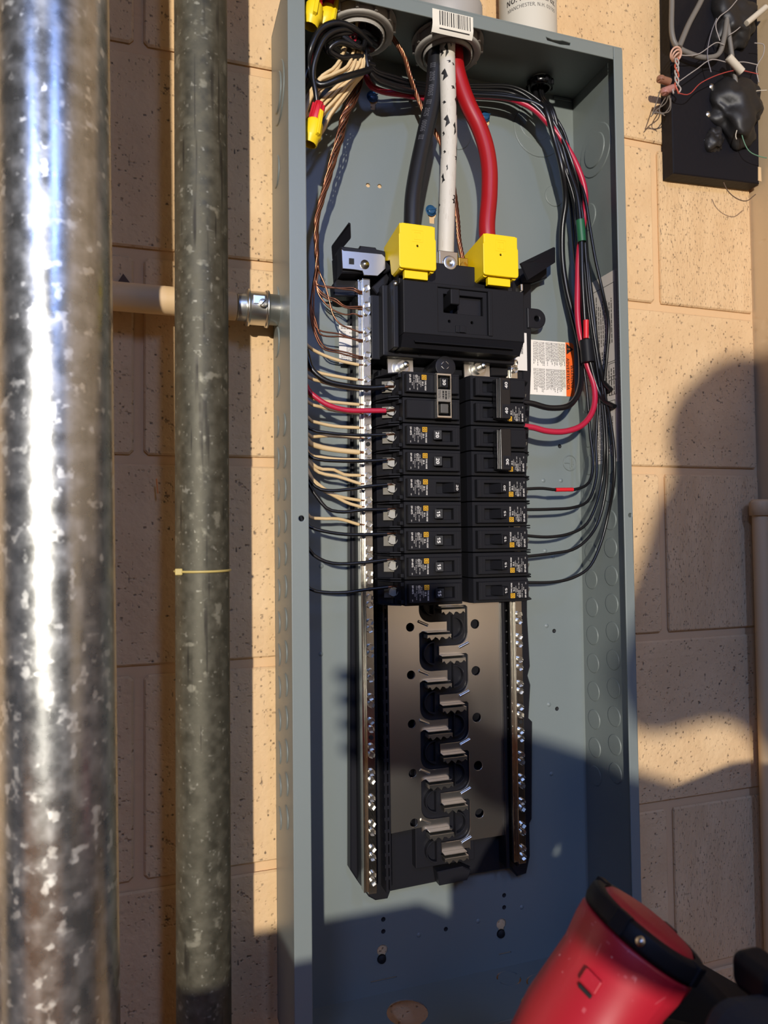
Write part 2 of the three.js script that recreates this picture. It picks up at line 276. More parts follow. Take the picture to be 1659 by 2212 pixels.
// stickers on the enclosure
const lineBlock = (x, x0, y0, w, n, dy, h, seed0, col = '#4a4640') => { x.fillStyle = col; for (let i = 0; i < n; i++) { let q = x0; const end = x0 + w * (0.72 + 0.28 * hash(i, 3, seed0)); while (q < end) { const l = 6 + 26 * hash(i, Math.round(q), seed0 + 1); x.fillRect(q, y0 + i * dy, Math.min(l, end - q), h); q += l + 5; } } };
{
  // warning sticker, printed sideways: orange head on its right edge
  const c = [P(1142, 733, 0.0025), P(1242, 741, 0.0025), P(1240, 857, 0.0025), P(1142, 851, 0.0025)];
  const x0 = (c[0].x + c[3].x) / 2, x1 = (c[1].x + c[2].x) / 2, y1 = (c[0].y + c[1].y) / 2, y0 = (c[2].y + c[3].y) / 2;
  const w = x1 - x0, h = y1 - y0, r = 0.004, sh = new THREE.Shape();
  sh.moveTo(0, 0); sh.lineTo(w - r, 0); sh.absarc(w - r, r, r, -Math.PI / 2, 0); sh.lineTo(w, h - r); sh.absarc(w - r, h - r, r, 0, Math.PI / 2); sh.lineTo(0, h); sh.closePath();
  const t = canvasTex(512, 512, (x, cw, ch) => {
    x.fillStyle = '#efe6d8'; x.fillRect(0, 0, cw, ch); x.fillStyle = '#f0641c'; x.fillRect(cw * 0.815, 0, cw, ch);
    x.translate(cw, 0); x.rotate(Math.PI / 2);                  // text runs downwards, first line at the right
    x.fillStyle = '#1a1512'; x.beginPath(); x.moveTo(10, 84); x.lineTo(62, 6); x.lineTo(114, 84); x.closePath(); x.fill(); x.fillStyle = '#f0641c'; x.font = 'bold 44px sans-serif'; x.fillText('!', 54, 74);
    x.fillStyle = '#1a1512'; x.font = 'bold 45px sans-serif'; x.fillText('WARNING', 212, 42); x.fillText('ADVERTENCIA', 148, 88);
    for (let k = 0; k < 2; k++) { const y = 106; [[0, 11], [150, 5], [228, 5], [300, 4]].forEach(([o, n], i) => lineBlock(x, 14 + k * 250, y + o, 225, n, 14, 6, 5 + i + 9 * k)); }
  });
  const g = new THREE.ExtrudeGeometry(sh, { depth: 0.0002, bevelEnabled: false, curveSegments: 6 }), uv = g.attributes.uv, ps = g.attributes.position;
  for (let i = 0; i < uv.count; i++) uv.setXY(i, ps.getX(i) / w, ps.getY(i) / h);
  part('warning_sticker', g.translate(x0, y0, T + 0.0003), S(0xffffff, 0.55, 0, { map: t }), enc, 'white sticker with an orange WARNING ADVERTENCIA band');
  // wiring label on the right side sheet
  const a = PX(1297, 600, W - T), b = PX(1350, 575, W - T), d = PX(1345, 1005, W - T);
  const lw = 0.062, lz0 = 0.03, ly1 = a.y, ly0 = d.y + 0.005;
  const t2 = canvasTex(256, 1024, (x, cw, ch) => {
    x.fillStyle = '#cfc7bd'; x.fillRect(0, 0, cw, ch); x.fillStyle = '#8d8984'; x.fillRect(cw * 0.72, 0, cw, ch);
    x.translate(0, ch); x.rotate(-Math.PI / 2);
    lineBlock(x, 640, 26, 300, 9, 16, 6, 41); lineBlock(x, 560, 60, 60, 4, 18, 8, 43); lineBlock(x, 30, 20, 300, 10, 14, 5, 44); lineBlock(x, 360, 90, 170, 5, 18, 7, 45);
    x.strokeStyle = '#3a3834'; x.lineWidth = 3; x.strokeRect(360, 130, 80, 50); x.strokeRect(460, 130, 70, 50); x.strokeRect(20, 10, 310, 160); x.strokeRect(540, 20, 420, 160);
    x.fillStyle = '#2c2a28'; x.fillRect(12, 196, 1000, 3); lineBlock(x, 20, 206, 980, 3, 16, 6, 47, '#4c4a48');
  });
  const gl = new THREE.PlaneGeometry(lw, ly1 - ly0); rot(gl, 0, -Math.PI / 2, 0);
  // plane turned to face -x: its left edge lies at the back
  part('wiring_label', gl.translate(W - T - 0.0003, (ly0 + ly1) / 2, lz0 + lw / 2), S(0xffffff, 0.6, 0, { map: t2, side: THREE.DoubleSide }), enc, 'white printed wiring label on the side sheet');
  // barcode sticker on the top lip, its lower end curling below the lip
  const t3 = canvasTex(256, 128, (x, cw, ch) => { x.fillStyle = '#ded8c8'; x.fillRect(0, 0, cw, ch); x.fillStyle = '#23211f'; let q = 44, i = 0; while (q < cw - 8) { const l = 2 + Math.floor(6 * hash(i, 1, 77)); if (i % 2 === 0) x.fillRect(q, 4, l, 86); q += l + 1; i++; } x.fillRect(44, 104, 190, 6); });
  const p0 = P(934, 14, D + 0.001), p1 = P(1022, 34, D + 0.001), gb = new THREE.PlaneGeometry(p1.x - p0.x, 0.0215, 1, 6), gp = gb.attributes.position;
  for (let i = 0; i < gp.count; i++) { const y = gp.getY(i); if (y < -0.003) gp.setZ(i, -Math.pow((-0.003 - y) / 0.008, 2) * 0.004 + 0.0004); }
  gb.computeVertexNormals();
  part('barcode_sticker', gb.translate((p0.x + p1.x) / 2, H - 0.0145, D + 0.0008), S(0xffffff, 0.6, 0, { map: t3, side: THREE.DoubleSide }), enc, 'cream barcode sticker on the top lip');
}
// conduit entries in the top: grey threaded fittings with lugged lock nuts
NUTS.forEach(([x, z], i) => {
  const t = thing('conduit_fitting', i ? 'grey plastic conduit fitting and lock nut holding the thick feeder cables' : 'grey plastic conduit fitting and lock nut full of thin black wires', 'conduit fitting', V3(x, H - 0.03, z));
  const y = H - T;
  part('lock_nut', lathe([[0.0265, -0.002], [0.034, -0.002], [0.0348, -0.004], [0.0348, -0.0125], [0.0335, -0.0142], [0.0285, -0.0142], [0.0268, -0.0125], [0.0265, -0.002]], 40).translate(x, y, z), M.pvc, t);
  const lug = bx(-0.0016, 0.0016, -0.012, -0.003, 0.0335, 0.0372, 0.0006);
  for (let k = 0; k < 12; k++) part('lug', rot(lug.clone(), 0, k * Math.PI / 6 + 0.2, 0).translate(x, y, z), M.pvc, t);
  part('threaded_sleeve', join([lathe([[0.0235, 0.05], [0.0235, -0.017], [0.026, -0.017], [0.026, 0.05]], 36).translate(x, y, z), lathe([[0.0262, -0.0005], [0.038, -0.0005], [0.038, -0.002], [0.0262, -0.002]], 36).translate(x, y, z)]), M.pvc, t);
  part('conduit', lathe([[0.026, 0.001], [0.037, 0.001], [0.037, 0.03], [0.031, 0.034], [0.031, 0.75], [0.026, 0.75]], 36).translate(x, H, z), M.pvc, t);
});
// snap-in bushing
const BUSH = PY(1166, 172, H);
{
  const t = thing('cable_bushing', 'small black bushing in the enclosure top beside the side sheet', 'bushing', V3(BUSH.x, H - 0.012, BUSH.z));
  part('collar', lathe([[0.0098, 0], [0.0145, -0.0016], [0.0145, -0.006], [0.0125, -0.0095], [0.0098, -0.0095], [0.0098, 0]], 20).translate(BUSH.x, H - T, BUSH.z), M.blackGloss, t);
  for (let k = 0; k < 8; k++) part('clip', rot(bx(-0.0018, 0.0018, -0.0085, -0.002, 0.0135, 0.0158, 0.0005), 0, k * Math.PI / 4, 0).translate(BUSH.x, H - T, BUSH.z), M.black, t);
}
// paint can standing on top of the enclosure
{
  const c = V3(0.2785, H, 0.042), t = thing('cement_can', 'white cylindrical can standing on top of the enclosure', 'can', c);
  mesh('can_body', lathe([[0, 0.0004], [0.0295, 0.0004], [0.0312, 0.002], [0.0312, 0.118], [0, 0.118]], 36), M.white, t);
  const lt = canvasTex(1024, 512, (x, cw, ch) => { x.fillStyle = '#c9c3b4'; x.fillRect(0, 0, cw, ch); x.fillStyle = '#2d2b28'; x.font = 'bold 40px sans-serif'; x.fillText('NO. PSA   8 fl. oz.', 402, 296); x.font = '26px sans-serif'; x.fillText('MANCHESTER, N.H. 03109', 410, 332); x.fillRect(380, 60, 420, 10); lineBlock(x, 410, 100, 360, 6, 26, 9, 61); });
  const gl = new THREE.CylinderGeometry(0.0315, 0.0315, 0.11, 36, 1, true); gl.rotateY(2.5).translate(0, 0.06, 0);
  mesh('can_label', gl, S(0xffffff, 0.55, 0, { map: lt }), t);
  mesh('can_lid', lathe([[0, 0.136], [0.018, 0.136], [0.02, 0.134], [0.02, 0.118], [0.0305, 0.118]], 30), M.black, t);
}
console.log('enclosure done');
// ───────── conduits beside the enclosure ─────────
function pipe(name, label, a, b, r, m, wall = 0.003, seg = 48) {
  const L = a.distanceTo(b), t = thing(name, label, 'conduit', V3(a.x, a.y, a.z));
  const g = new THREE.CylinderGeometry(r, r, L, seg, 24, true), uv = g.attributes.uv;
  g.translate(0, L / 2, 0);
  for (let i = 0; i < uv.count; i++) uv.setXY(i, uv.getX(i), uv.getY(i) * L / (2 * Math.PI * r * 6));
  part('pipe_wall', along(join([g, new THREE.RingGeometry(r - wall, r, seg).rotateX(Math.PI / 2), new THREE.RingGeometry(r - wall, r, seg).rotateX(-Math.PI / 2).translate(0, L, 0)]), a.clone(), b), m, t);
  return t;
}
const BIG = { a: V3(-0.1718, -Y0 + 0.0, 0.15), b: V3(-0.2008, HC - Y0, 0.15), r: 0.0414 };
const bigAt = y => BIG.a.clone().lerp(BIG.b, (y + Y0) / HC);
{
  const t = pipe('large_conduit', 'fat shiny galvanised steel conduit standing in front of the block wall', BIG.a, BIG.b, BIG.r, M.galv);
  const seam = bigAt(0.2);
}
const MID = { a: V3(-0.0768, -Y0, 0.09), b: V3(-0.0776, HC - Y0, 0.09), r: 0.0228 };
{
  pipe('steel_conduit', 'dull grey weathered steel conduit between the fat conduit and the enclosure', MID.a, MID.b, MID.r, M.galvDull);
  const y = P(437, 1235, MID.a.z + 0.022).y, c = V3(-0.0771, y, 0.09), z = thing('cable_tie', 'thin yellowed plastic cable tie around the dull steel conduit', 'cable tie', V3(c.x, y - 0.002, c.z));
  part('strap', new THREE.TorusGeometry(MID.r + 0.0006, 0.0011, 6, 40).rotateX(Math.PI / 2).translate(c.x, c.y, c.z), M.tie = S(0xb9a45f, 0.45), z);
  const h = P(386, 1236, 0.102); part('tie_head', bx(h.x - 0.003, h.x + 0.003, y - 0.0028, y + 0.0028, h.z - 0.002, h.z + 0.004, 0.0008), M.tie, z);
}
// horizontal conduit into the enclosure's side
{
  const yc = 0.7045, zc = 0.0305, r = 0.0133;
  const t = thing('side_conduit', 'cream painted horizontal conduit running behind the upright conduits to the enclosure', 'conduit', V3(-0.1, yc - r, zc));
  part('painted_pipe', rod(V3(-1.6, yc, zc), V3(-0.0405, yc, zc), r, 28), M.paintTan, t);
  part('bare_end', rod(V3(-0.0408, yc, zc), V3(-0.026, yc, zc), r, 28), M.emt, t, 'unpainted steel end');
  const k = thing('box_connector', 'short zinc conduit connector with a slotted set screw on the enclosure side', 'connector', V3(-0.018, yc - 0.017, zc));
  part('collar', along(lathe([[0.0134, 0], [0.0175, 0], [0.0178, 0.001], [0.0178, 0.003], [0.0162, 0.0036], [0.0162, 0.018], [0.0176, 0.0186], [0.018, 0.0198], [0.018, 0.0215], [0.015, 0.022], [0.015, 0.032], [0.0134, 0.032]], 32), V3(-0.0315, yc, zc), V3(0, yc, zc)), M.zinc, k);
  const s = P(568, 656, zc + 0.017), nx = V3(s.x, yc, zc), nd = V3(0, s.y - yc, s.z - zc).normalize();
  part('set_screw', along(join([lathe([[0, 0.0062], [0.0036, 0.006], [0.004, 0.005], [0.004, 0], [0, 0]], 18)]), nx.clone().addScaledVector(nd, 0.0152), nx.clone().addScaledVector(nd, 0.03)), M.zinc, k);
  part('screw_slot', along(rot(bx(-0.0036, 0.0036, 0, 0.0006, -0.0005, 0.0005, 0), 0, 0.8, 0), nx.clone().addScaledVector(nd, 0.0211), nx.clone().addScaledVector(nd, 0.03)), M.dark, k);
  part('flat_boss', bx(-0.027, -0.0145, yc - 0.001, yc + 0.0085, zc + 0.0125, zc + 0.0165, 0.0012), M.zinc, k);
}
// thin orange rod just off the wall, and a chip of old mortar on the wall
single('orange_sliver', 'thin orange sliver close to the block wall', 'sliver', rod(P(338, 1034, 0.012), P(341, 1066, 0.012), 0.0008, 6), S(0xd98a4a, 0.6));
single('mortar_lump', 'dark pointed lump stuck to the wall above the cream conduit', 'lump', exPx([[250, 615], [266, 590], [283, 613]], 0.006, 0.006, 0.001), S(0x57463c, 0.9));

// ───────── bus assembly ─────────
const XC = 0.1783;
const bus = thing('bus_assembly', 'black plastic bus assembly with bright metal plates and two screw terminal bars', 'bus assembly', V3(XC, 0.12, 0.002));
const makeScrew = a => {            // cross-slotted head, about 4.6 mm: four quadrants standing round a deep cross recess
  const R = 0.0023, t0 = Math.asin(a / R), quads = [];
  for (let k = 0; k < 4; k++) { const s = new THREE.Shape(); s.moveTo(a, a); s.absarc(0, 0, R, t0, Math.PI / 2 - t0, false); s.closePath(); quads.push(extr(s, 0.0016, 0.0022, 0.00016, 1, 5).rotateZ(k * Math.PI / 2)); }
  return join([...quads, rot(new THREE.CylinderGeometry(R, R, 0.0006, 16), Math.PI / 2, 0, 0).translate(0, 0, -0.0004)]);
};
const screwHead = makeScrew(0.0004), clampScrew = makeScrew(0.00052);
{
  const zt = 0.016;
  part('base_tray', exPx([[757, 590], [757, 1880], [770, 1900], [797, 1938], [812, 1946], [838, 1942], [844, 1926], [943, 1906], [950, 1914], [1010, 1902], [1016, 1890], [1104, 1876], [1118, 1894], [1138, 1888], [1146, 1850], [1145, 1780], [1150, 1770], [1151, 1560], [1143, 1552], [1147, 1480], [1141, 1460], [1146, 1440], [1140, 1330], [1136, 596]], zt, 0.0138, 0.0015), M.black, bus);
  // trough rails on both sides of the plates, each with its row of teeth
  const rail = (u0, u1, v0, v1, d) => part('rail', exPx([[u0, v0], [u1, v0], [u1 + d, v1], [u0 + d, v1]], 0.034, 0.02, 0.0008), M.black, bus);
  const r1 = rail(817, 823, 800, 1930, 18), r2 = rail(834, 838, 1290, 1925, 9), r3 = rail(1083, 1090, 1290, 1875, 12), r4 = rail(1098, 1103, 780, 1872, 20);
  for (let k = 0; k < 24; k++) {
    const y = P(836, 1312 + k * 25.5, 0.034).y, x = P(838 + k * 0.35, 1312 + k * 25.5, 0.034).x; part('tooth', bx(x - 0.0065, x - 0.0005, y - 0.0018, y + 0.0018, 0.022, 0.0335, 0.0005), M.black, bus);
    const q = P(1097 + k * 0.5, 1318 + k * 23.2, 0.030); part('tooth', bx(q.x - 0.004, q.x + 0.003, q.y - 0.001, q.y + 0.001, 0.02, 0.032, 0.0004), M.black, bus);
  }
  part('end_tab', exPx([[945, 1884], [1000, 1872], [1018, 1880], [1010, 1902], [950, 1914]], 0.03, 0.014, 0.001), M.black, bus);
  // plates with fingers: left one reaches right, right one reaches left
  const zp = 0.030, yk = k => P(940, 1353, zp).y - k * 0.0508, q = (u, v) => P(u, v, zp);
  const xl = q(838, 1500).x, xr = q(1085, 1500).x, xa = q(907, 1450).x, xb = q(1011, 1450).x, fL = q(967, 1450).x, fR = q(949, 1450).x, top = 0.468, botL = q(880, 1792).y, botR = q(1040, 1812).y;
  const L = new THREE.Shape(); L.moveTo(xl, botL - 0.002); L.lineTo(xl, top); L.lineTo(xa, top);
  for (let k = -1; k < 5; k++) { const y = yk(k), h = 0.0047; if (y + h > top) continue; L.lineTo(xa, y + h + 0.012); L.quadraticCurveTo(xa + 0.001, y + h + 0.001, xa + 0.013, y + h); L.lineTo(fL, y + h); L.lineTo(fL, y - h); L.lineTo(xa + 0.003, y - h); L.lineTo(xa, y - h - 0.002); }
  L.lineTo(xa, botL); L.closePath();
  const Rr = new THREE.Shape(); Rr.moveTo(xr, botR); Rr.lineTo(xr, top); Rr.lineTo(xb, top);
  for (let k = -1; k < 5; k++) { const y = yk(k) - 0.0254, h = 0.0047; if (y + h > top) continue; Rr.lineTo(xb, y + h + 0.012); Rr.quadraticCurveTo(xb - 0.001, y + h + 0.001, xb - 0.013, y + h); Rr.lineTo(fR, y + h); Rr.lineTo(fR, y - h); Rr.lineTo(xb - 0.002, y - h); Rr.lineTo(xb, y - h - 0.002); }
  Rr.lineTo(xb, botR); Rr.closePath();
  for (const [u, v] of [[886, 1355], [888, 1458], [890, 1564], [892, 1671], [895, 1778]]) { const p = q(u, v); L.holes.push(circle(p.x, p.y, 0.0049)); }
  for (const [u, v] of [[1026, 1348], [1028, 1449], [1030, 1550], [1033, 1654], [1036, 1757]]) { const p = q(u, v); Rr.holes.push(circle(p.x, p.y, 0.0049)); }
  part('bus_plate', extr(L, zp, 0.002, 0.0003), M.plate, bus, 'bright metal plate with fingers towards the side bundle');
  part('bus_plate', extr(Rr, zp, 0.002, 0.0003), M.plate, bus);
  // serpentine insulator between the plates
  part('insulator', bx(xa - 0.006, xb + 0.006, botR - 0.022, top, 0.014, 0.0265, 0.001), M.black, bus);
  const wave = x0 => { const s = new THREE.Shape(); const n = 12, w = 0.0265; s.moveTo(0, 0); for (let i = 0; i <= n; i++) s.lineTo(w * i / n, 0.0013 * Math.sin(i * 1.9) - 0.0016 + (i % 4 === 2 ? -0.0012 : 0)); s.lineTo(w, 0.0022); s.lineTo(0, 0.0022); s.closePath(); return extr(s, 0, 0.011, 0.0002); };
  const wg = wave();
  for (let k = 0; k < 11; k++) {
    const left = k % 2 === 1, y = yk(0) + 0.0254 - k * 0.0254, x0 = left ? fL - 0.0255 : fR; // stabs of both plates alternate down the middle
    if (k > 10) continue;
    const st = part('stab_jaw', wg.clone().translate(x0 - 0.001, y - 0.0092, 0.041), M.zinc, bus);
    part('jaw_blade', bx(x0, x0 + 0.0255, y - 0.0054, y - 0.0046, 0.028, 0.0375, 0.0002), M.zinc, st);
    // D-shaped black shoulders around the free end
    const cx = left ? fL + 0.004 : fR - 0.004, s = new THREE.Shape(); s.absarc(0, 0, 0.0125, left ? -Math.PI / 2 : Math.PI / 2, left ? Math.PI / 2 : Math.PI * 1.5, false); s.closePath(); const hl = new THREE.Path(); hl.absarc(left ? 0.001 : -0.001, 0, 0.0103, left ? -Math.PI / 2 : Math.PI / 2, left ? Math.PI / 2 : Math.PI * 1.5, false); s.holes.push(hl);
    part('insulator_rim', extr(s, 0.0325, 0.008, 0.0003).translate(cx + (left ? 0.0015 : -0.0015), y - 0.002, 0), M.black, bus);
    // embossed pill beside each finger root
    const a = left ? q(903, 1342) : q(1012, 1388), dy = y - (left ? yk(0) : yk(0) - 0.0254);
    const b = left ? q(924, 1351) : q(991, 1399);
    part('emboss', rod(V3(a.x, a.y + dy, 0.0302), V3(b.x, b.y + dy, 0.0302), 0.0015, 8), M.zinc, bus);
  }
  // terminal bars with paired screws
  const bar = (u0, v0, u1, v1, list, lab) => {
    const a = P(u0, v0, 0.046), b = P(u1, v1, 0.046), x = (a.x + b.x) / 2, w = 0.0042;
    const o = part('terminal_bar', join([bx(x - w, x + w, b.y, a.y, 0.032, 0.0455, 0.0006), bx(x - w - 0.0032, x - w, b.y, a.y, 0.030, 0.0405, 0.0004)]), M.alu, bus, lab);
    part('bar_bracket', bx(x - 0.0075, x + 0.0075, b.y + 0.002, a.y - 0.002, 0.015, 0.032, 0.001), M.black, bus);
    for (const v of list) { const hole = v < 0, p = P(u0 + (u1 - u0) * (Math.abs(v) - v0) / (v1 - v0), Math.abs(v), 0.047);
      const s = mesh(hole ? 'screw_hole' : 'screw', hole ? holeG : screwHead, hole ? M.dark : M.zinc, o); s.position.set(x - XC, p.y - 0.12, 0.0462 - 0.002); if (!hole) { s.rotation.z = rr(0, 3); s.scale.set(1.4, 1.4, 1.6); } }
    return o;
  };
  const holeG = rot(new THREE.CylinderGeometry(0.0022, 0.0022, 0.0003, 14), Math.PI / 2, 0, 0).translate(0, 0, 0.0003);
  bar(789, 600, 808, 1932, [622, 658, 674, 713, 730, 766, 783, 818, 838, 870, 891, 923, 941, -959, 975, 994, 1027, 1045, 1080, 1096, 1132, 1149, 1185, 1202, 1238, 1255, -1273, 1291, 1307, 1344, 1360, 1398, 1414, 1452, 1467, 1506, 1522, 1558, 1576, -1594, 1614, 1631, 1669, 1687, 1725, 1743, 1780, 1798, 1834, 1852, 1890, 1906], 'aluminium terminal bar with the cream wires clamped in it');
  bar(1110, 776, 1131, 1866, [784, 799, 1327, 1342, 1375, 1392, 1425, 1442, 1477, 1493, 1528, 1545, -1560, 1579, 1596, 1631, 1646, 1680, 1697, 1732, 1747, 1783, 1798, 1833, 1851], 'aluminium terminal bar without wires');
  // strap across the head of the wired bar, with its black plastic cradle
  part('strap', exPx([[738, 538], [742, 541], [825, 549], [832, 556], [833, 580], [816, 596], [786, 594], [783, 585], [764, 582], [740, 580]], 0.052, 0.0016, 0.0003), M.zinc, bus, 'bright metal strap with a square hole');
  part('square_hole', exPx([[754, 557.5], [765, 558.5], [765, 571], [754, 570]], 0.0524, 0.0003, 0), M.dark, bus);
  { const p = P(789, 570, 0.054); part('strap_screw', lathe([[0, 0.0034], [0.0022, 0.003], [0.003, 0.0012], [0.0046, 0.001], [0.0046, 0], [0, 0]], 18).rotateX(Math.PI / 2).translate(p.x, p.y, 0.052), M.zinc, bus); }
  const slab = (pts, lab) => { const g = new THREE.BufferGeometry(), v = pts.map(toV), n = v[1].clone().sub(v[0]).cross(v[2].clone().sub(v[0])).normalize().multiplyScalar(0.0022), a = [...v, ...v.map(p => p.clone().add(n))], pos = [], f = (i, j, k) => [i, j, k].forEach(m => pos.push(a[m].x, a[m].y, a[m].z)); const N = v.length; for (let i = 1; i < N - 1; i++) { f(0, i, i + 1); f(N, N + i + 1, N + i); } for (let i = 0; i < N; i++) { const j = (i + 1) % N; f(i, j + N, j); f(i, i + N, j + N); } g.setAttribute('position', new THREE.Float32BufferAttribute(pos, 3)); g.setAttribute('uv', new THREE.Float32BufferAttribute(new Float32Array(pos.length / 3 * 2), 2)); g.computeVertexNormals(); return part(lab, g, M.black, bus); };
  slab([[716, 533, 0.018], [752, 484, 0.058], [756, 486, 0.058], [757, 516, 0.058], [718, 562, 0.018]], 'cradle_wing');
  slab([[717, 564, 0.018], [737, 536, 0.044], [738, 580, 0.044], [720, 612, 0.018]], 'cradle_wing');
  part('cradle_wall', exPx([[736, 531], [776, 536], [778, 530], [812, 534], [814, 538], [832, 542], [846, 560], [846, 582], [832, 590], [738, 590]], 0.048, 0.03, 0.0012), M.black, bus);
  part('cradle_lip', exPx([[720, 612], [743, 582], [782, 590], [778, 600], [772, 606], [770, 640], [722, 640]], 0.03, 0.016, 0.001), M.black, bus);
  part('cradle_arm', exPx([[803, 620], [836, 590], [842, 600], [838, 612], [815, 636]], 0.05, 0.02, 0.001), M.black, bus);
  slab([[1122, 570, 0.06], [1150, 566, 0.05], [1192, 536, 0.03], [1196, 537, 0.03], [1196, 569, 0.03], [1138, 606, 0.06]], 'cradle_wing');
  part('cradle_wall', exPx([[1120, 580], [1182, 572], [1182, 600], [1150, 612], [1128, 612]], 0.02, 0.014, 0.001), M.black, bus);
  part('side_plate', exPx([[1130, 600], [1148, 604], [1148, 800], [1140, 1000], [1130, 1000]], 0.018, 0.012, 0.001), M.black, bus);
  { const e = P(1160, 688, 0.02), s = new THREE.Shape(); s.absarc(e.x, e.y, 0.0115, -Math.PI / 2, Math.PI / 2, false); s.lineTo(e.x - 0.012, e.y + 0.0115); s.lineTo(e.x - 0.012, e.y - 0.0115); s.closePath(); s.holes.push(circle(e.x, e.y, 0.003)); part('mounting_ear', extr(s, 0.02, 0.016, 0.0012, 2), M.black, bus); }
  // studs and plates between the main breaker and the branch breakers
  for (const [u, v, w] of [[866, 795, 24], [1031, 797, 24]]) {
    part('stud_plate', exPx([[u - 30, v - 34], [u + 26, v - 30], [u + 28, v + 22], [u - 28, v + 20]], 0.05, 0.003, 0.0004), M.zinc, bus);
    const c = P(u, v, 0.05), a = V3(c.x, c.y, 0.05); part('stud', along(join([lathe([[0, 0.0012], [0.0095, 0.0012], [0.0095, 0], [0, 0]], 20), new THREE.CylinderGeometry(0.0066, 0.0066, 0.005, 6).translate(0, 0.0036, 0), lathe([[0, 0.018], [0.0028, 0.0172], [0.0032, 0.016], [0.0032, 0.005], [0, 0.005]], 14)]), a, V3(a.x, a.y, 1)), M.zinc, bus);
  }
  { const c = P(963, 792, 0.066); part('centre_knob', along(lathe([[0, 0.066], [0.0105, 0.066], [0.0112, 0.065], [0.0112, 0.02], [0, 0.02]], 26), V3(c.x, c.y, 0), V3(c.x, c.y, 1)), M.black, bus);
    part('knob_screw', screwHead.clone().scale(1.8, 1.8, 1).translate(c.x - 0.001, c.y + 0.001, 0.0655), M.zinc, bus); }
  for (const [u, v] of [[935, 747], [1038, 753]]) { const c = P(u, v, 0.066); part('post', along(lathe([[0, 0.065], [0.0052, 0.065], [0.0056, 0.0635], [0.0056, 0.02], [0, 0.02]], 18), V3(c.x, c.y, 0), V3(c.x, c.y, 1)), M.black, bus); part('post_screw', lathe([[0, 0.0022], [0.0016, 0.0018], [0.0028, 0]], 14).rotateX(Math.PI / 2).translate(c.x, c.y, 0.065), M.zinc, bus); }
  for (const [a, b] of [[[870, 790, 0.03], [908, 763, 0.06]], [[905, 775, 0.04], [932, 762, 0.06]], [[925, 800, 0.04], [945, 780, 0.058]], [[1000, 770, 0.04], [985, 775, 0.055]], [[1030, 775, 0.04], [1068, 765, 0.058]]]) part('brace', rod(toV(a), toV(b), 0.0032, 8), M.black, bus);
  part('cross_wall', exPx([[850, 752], [1100, 768], [1100, 812], [850, 812]], 0.03, 0.014, 0.001), M.black, bus);
  part('bar_guard', exPx([[1060, 770], [1098, 772], [1098, 812], [1060, 812]], 0.045, 0.02, 0.001), M.black, bus);
  // printed labels on the tray
  const lab = (u0, v0, u1, v1, z, tx, nm, txt) => { const a = P(u0, v0, z), b = P(u1, v1, z); part(nm, new THREE.PlaneGeometry(b.x - a.x, a.y - b.y).translate((a.x + b.x) / 2, (a.y + b.y) / 2, z), S(0xffffff, 0.6, 0, { map: tx }), bus, txt); };
  lab(732, 702, 784, 788, 0.0166, canvasTex(256, 400, (x, w, h) => { x.fillStyle = '#dbd6ce'; x.fillRect(0, 0, w, h); x.fillStyle = '#222'; x.font = 'bold 30px sans-serif'; lineBlock(x, 20, 14, 150, 2, 16, 8, 3); lineBlock(x, 20, 60, 60, 4, 12, 5, 5); x.beginPath(); x.arc(160, 96, 12, 0, 7); x.stroke(); lineBlock(x, 110, 70, 50, 2, 40, 7, 6); lineBlock(x, 80, 210, 130, 5, 14, 5, 9); lineBlock(x, 20, 300, 190, 5, 17, 6, 12); }), 'printed_label', 'white printed label partly under the copper wires');
  lab(1096, 716, 1139, 801, 0.0196, canvasTex(256, 480, (x, w, h) => { x.fillStyle = '#dfdad2'; x.fillRect(0, 0, w, h); x.fillStyle = '#1c1c1c'; let y = 30, i = 0; while (y < 320) { const l = 3 + Math.floor(11 * hash(i, 5, 31)); if (i % 2 === 0) x.fillRect(0, y, 160, l); y += l + 3; i++; } x.translate(178, 40); x.rotate(Math.PI / 2); x.font = 'bold 38px sans-serif'; x.fillText('LAV23546', 60, 0); }), 'barcode_label', 'white barcode label beside the main breaker');
}

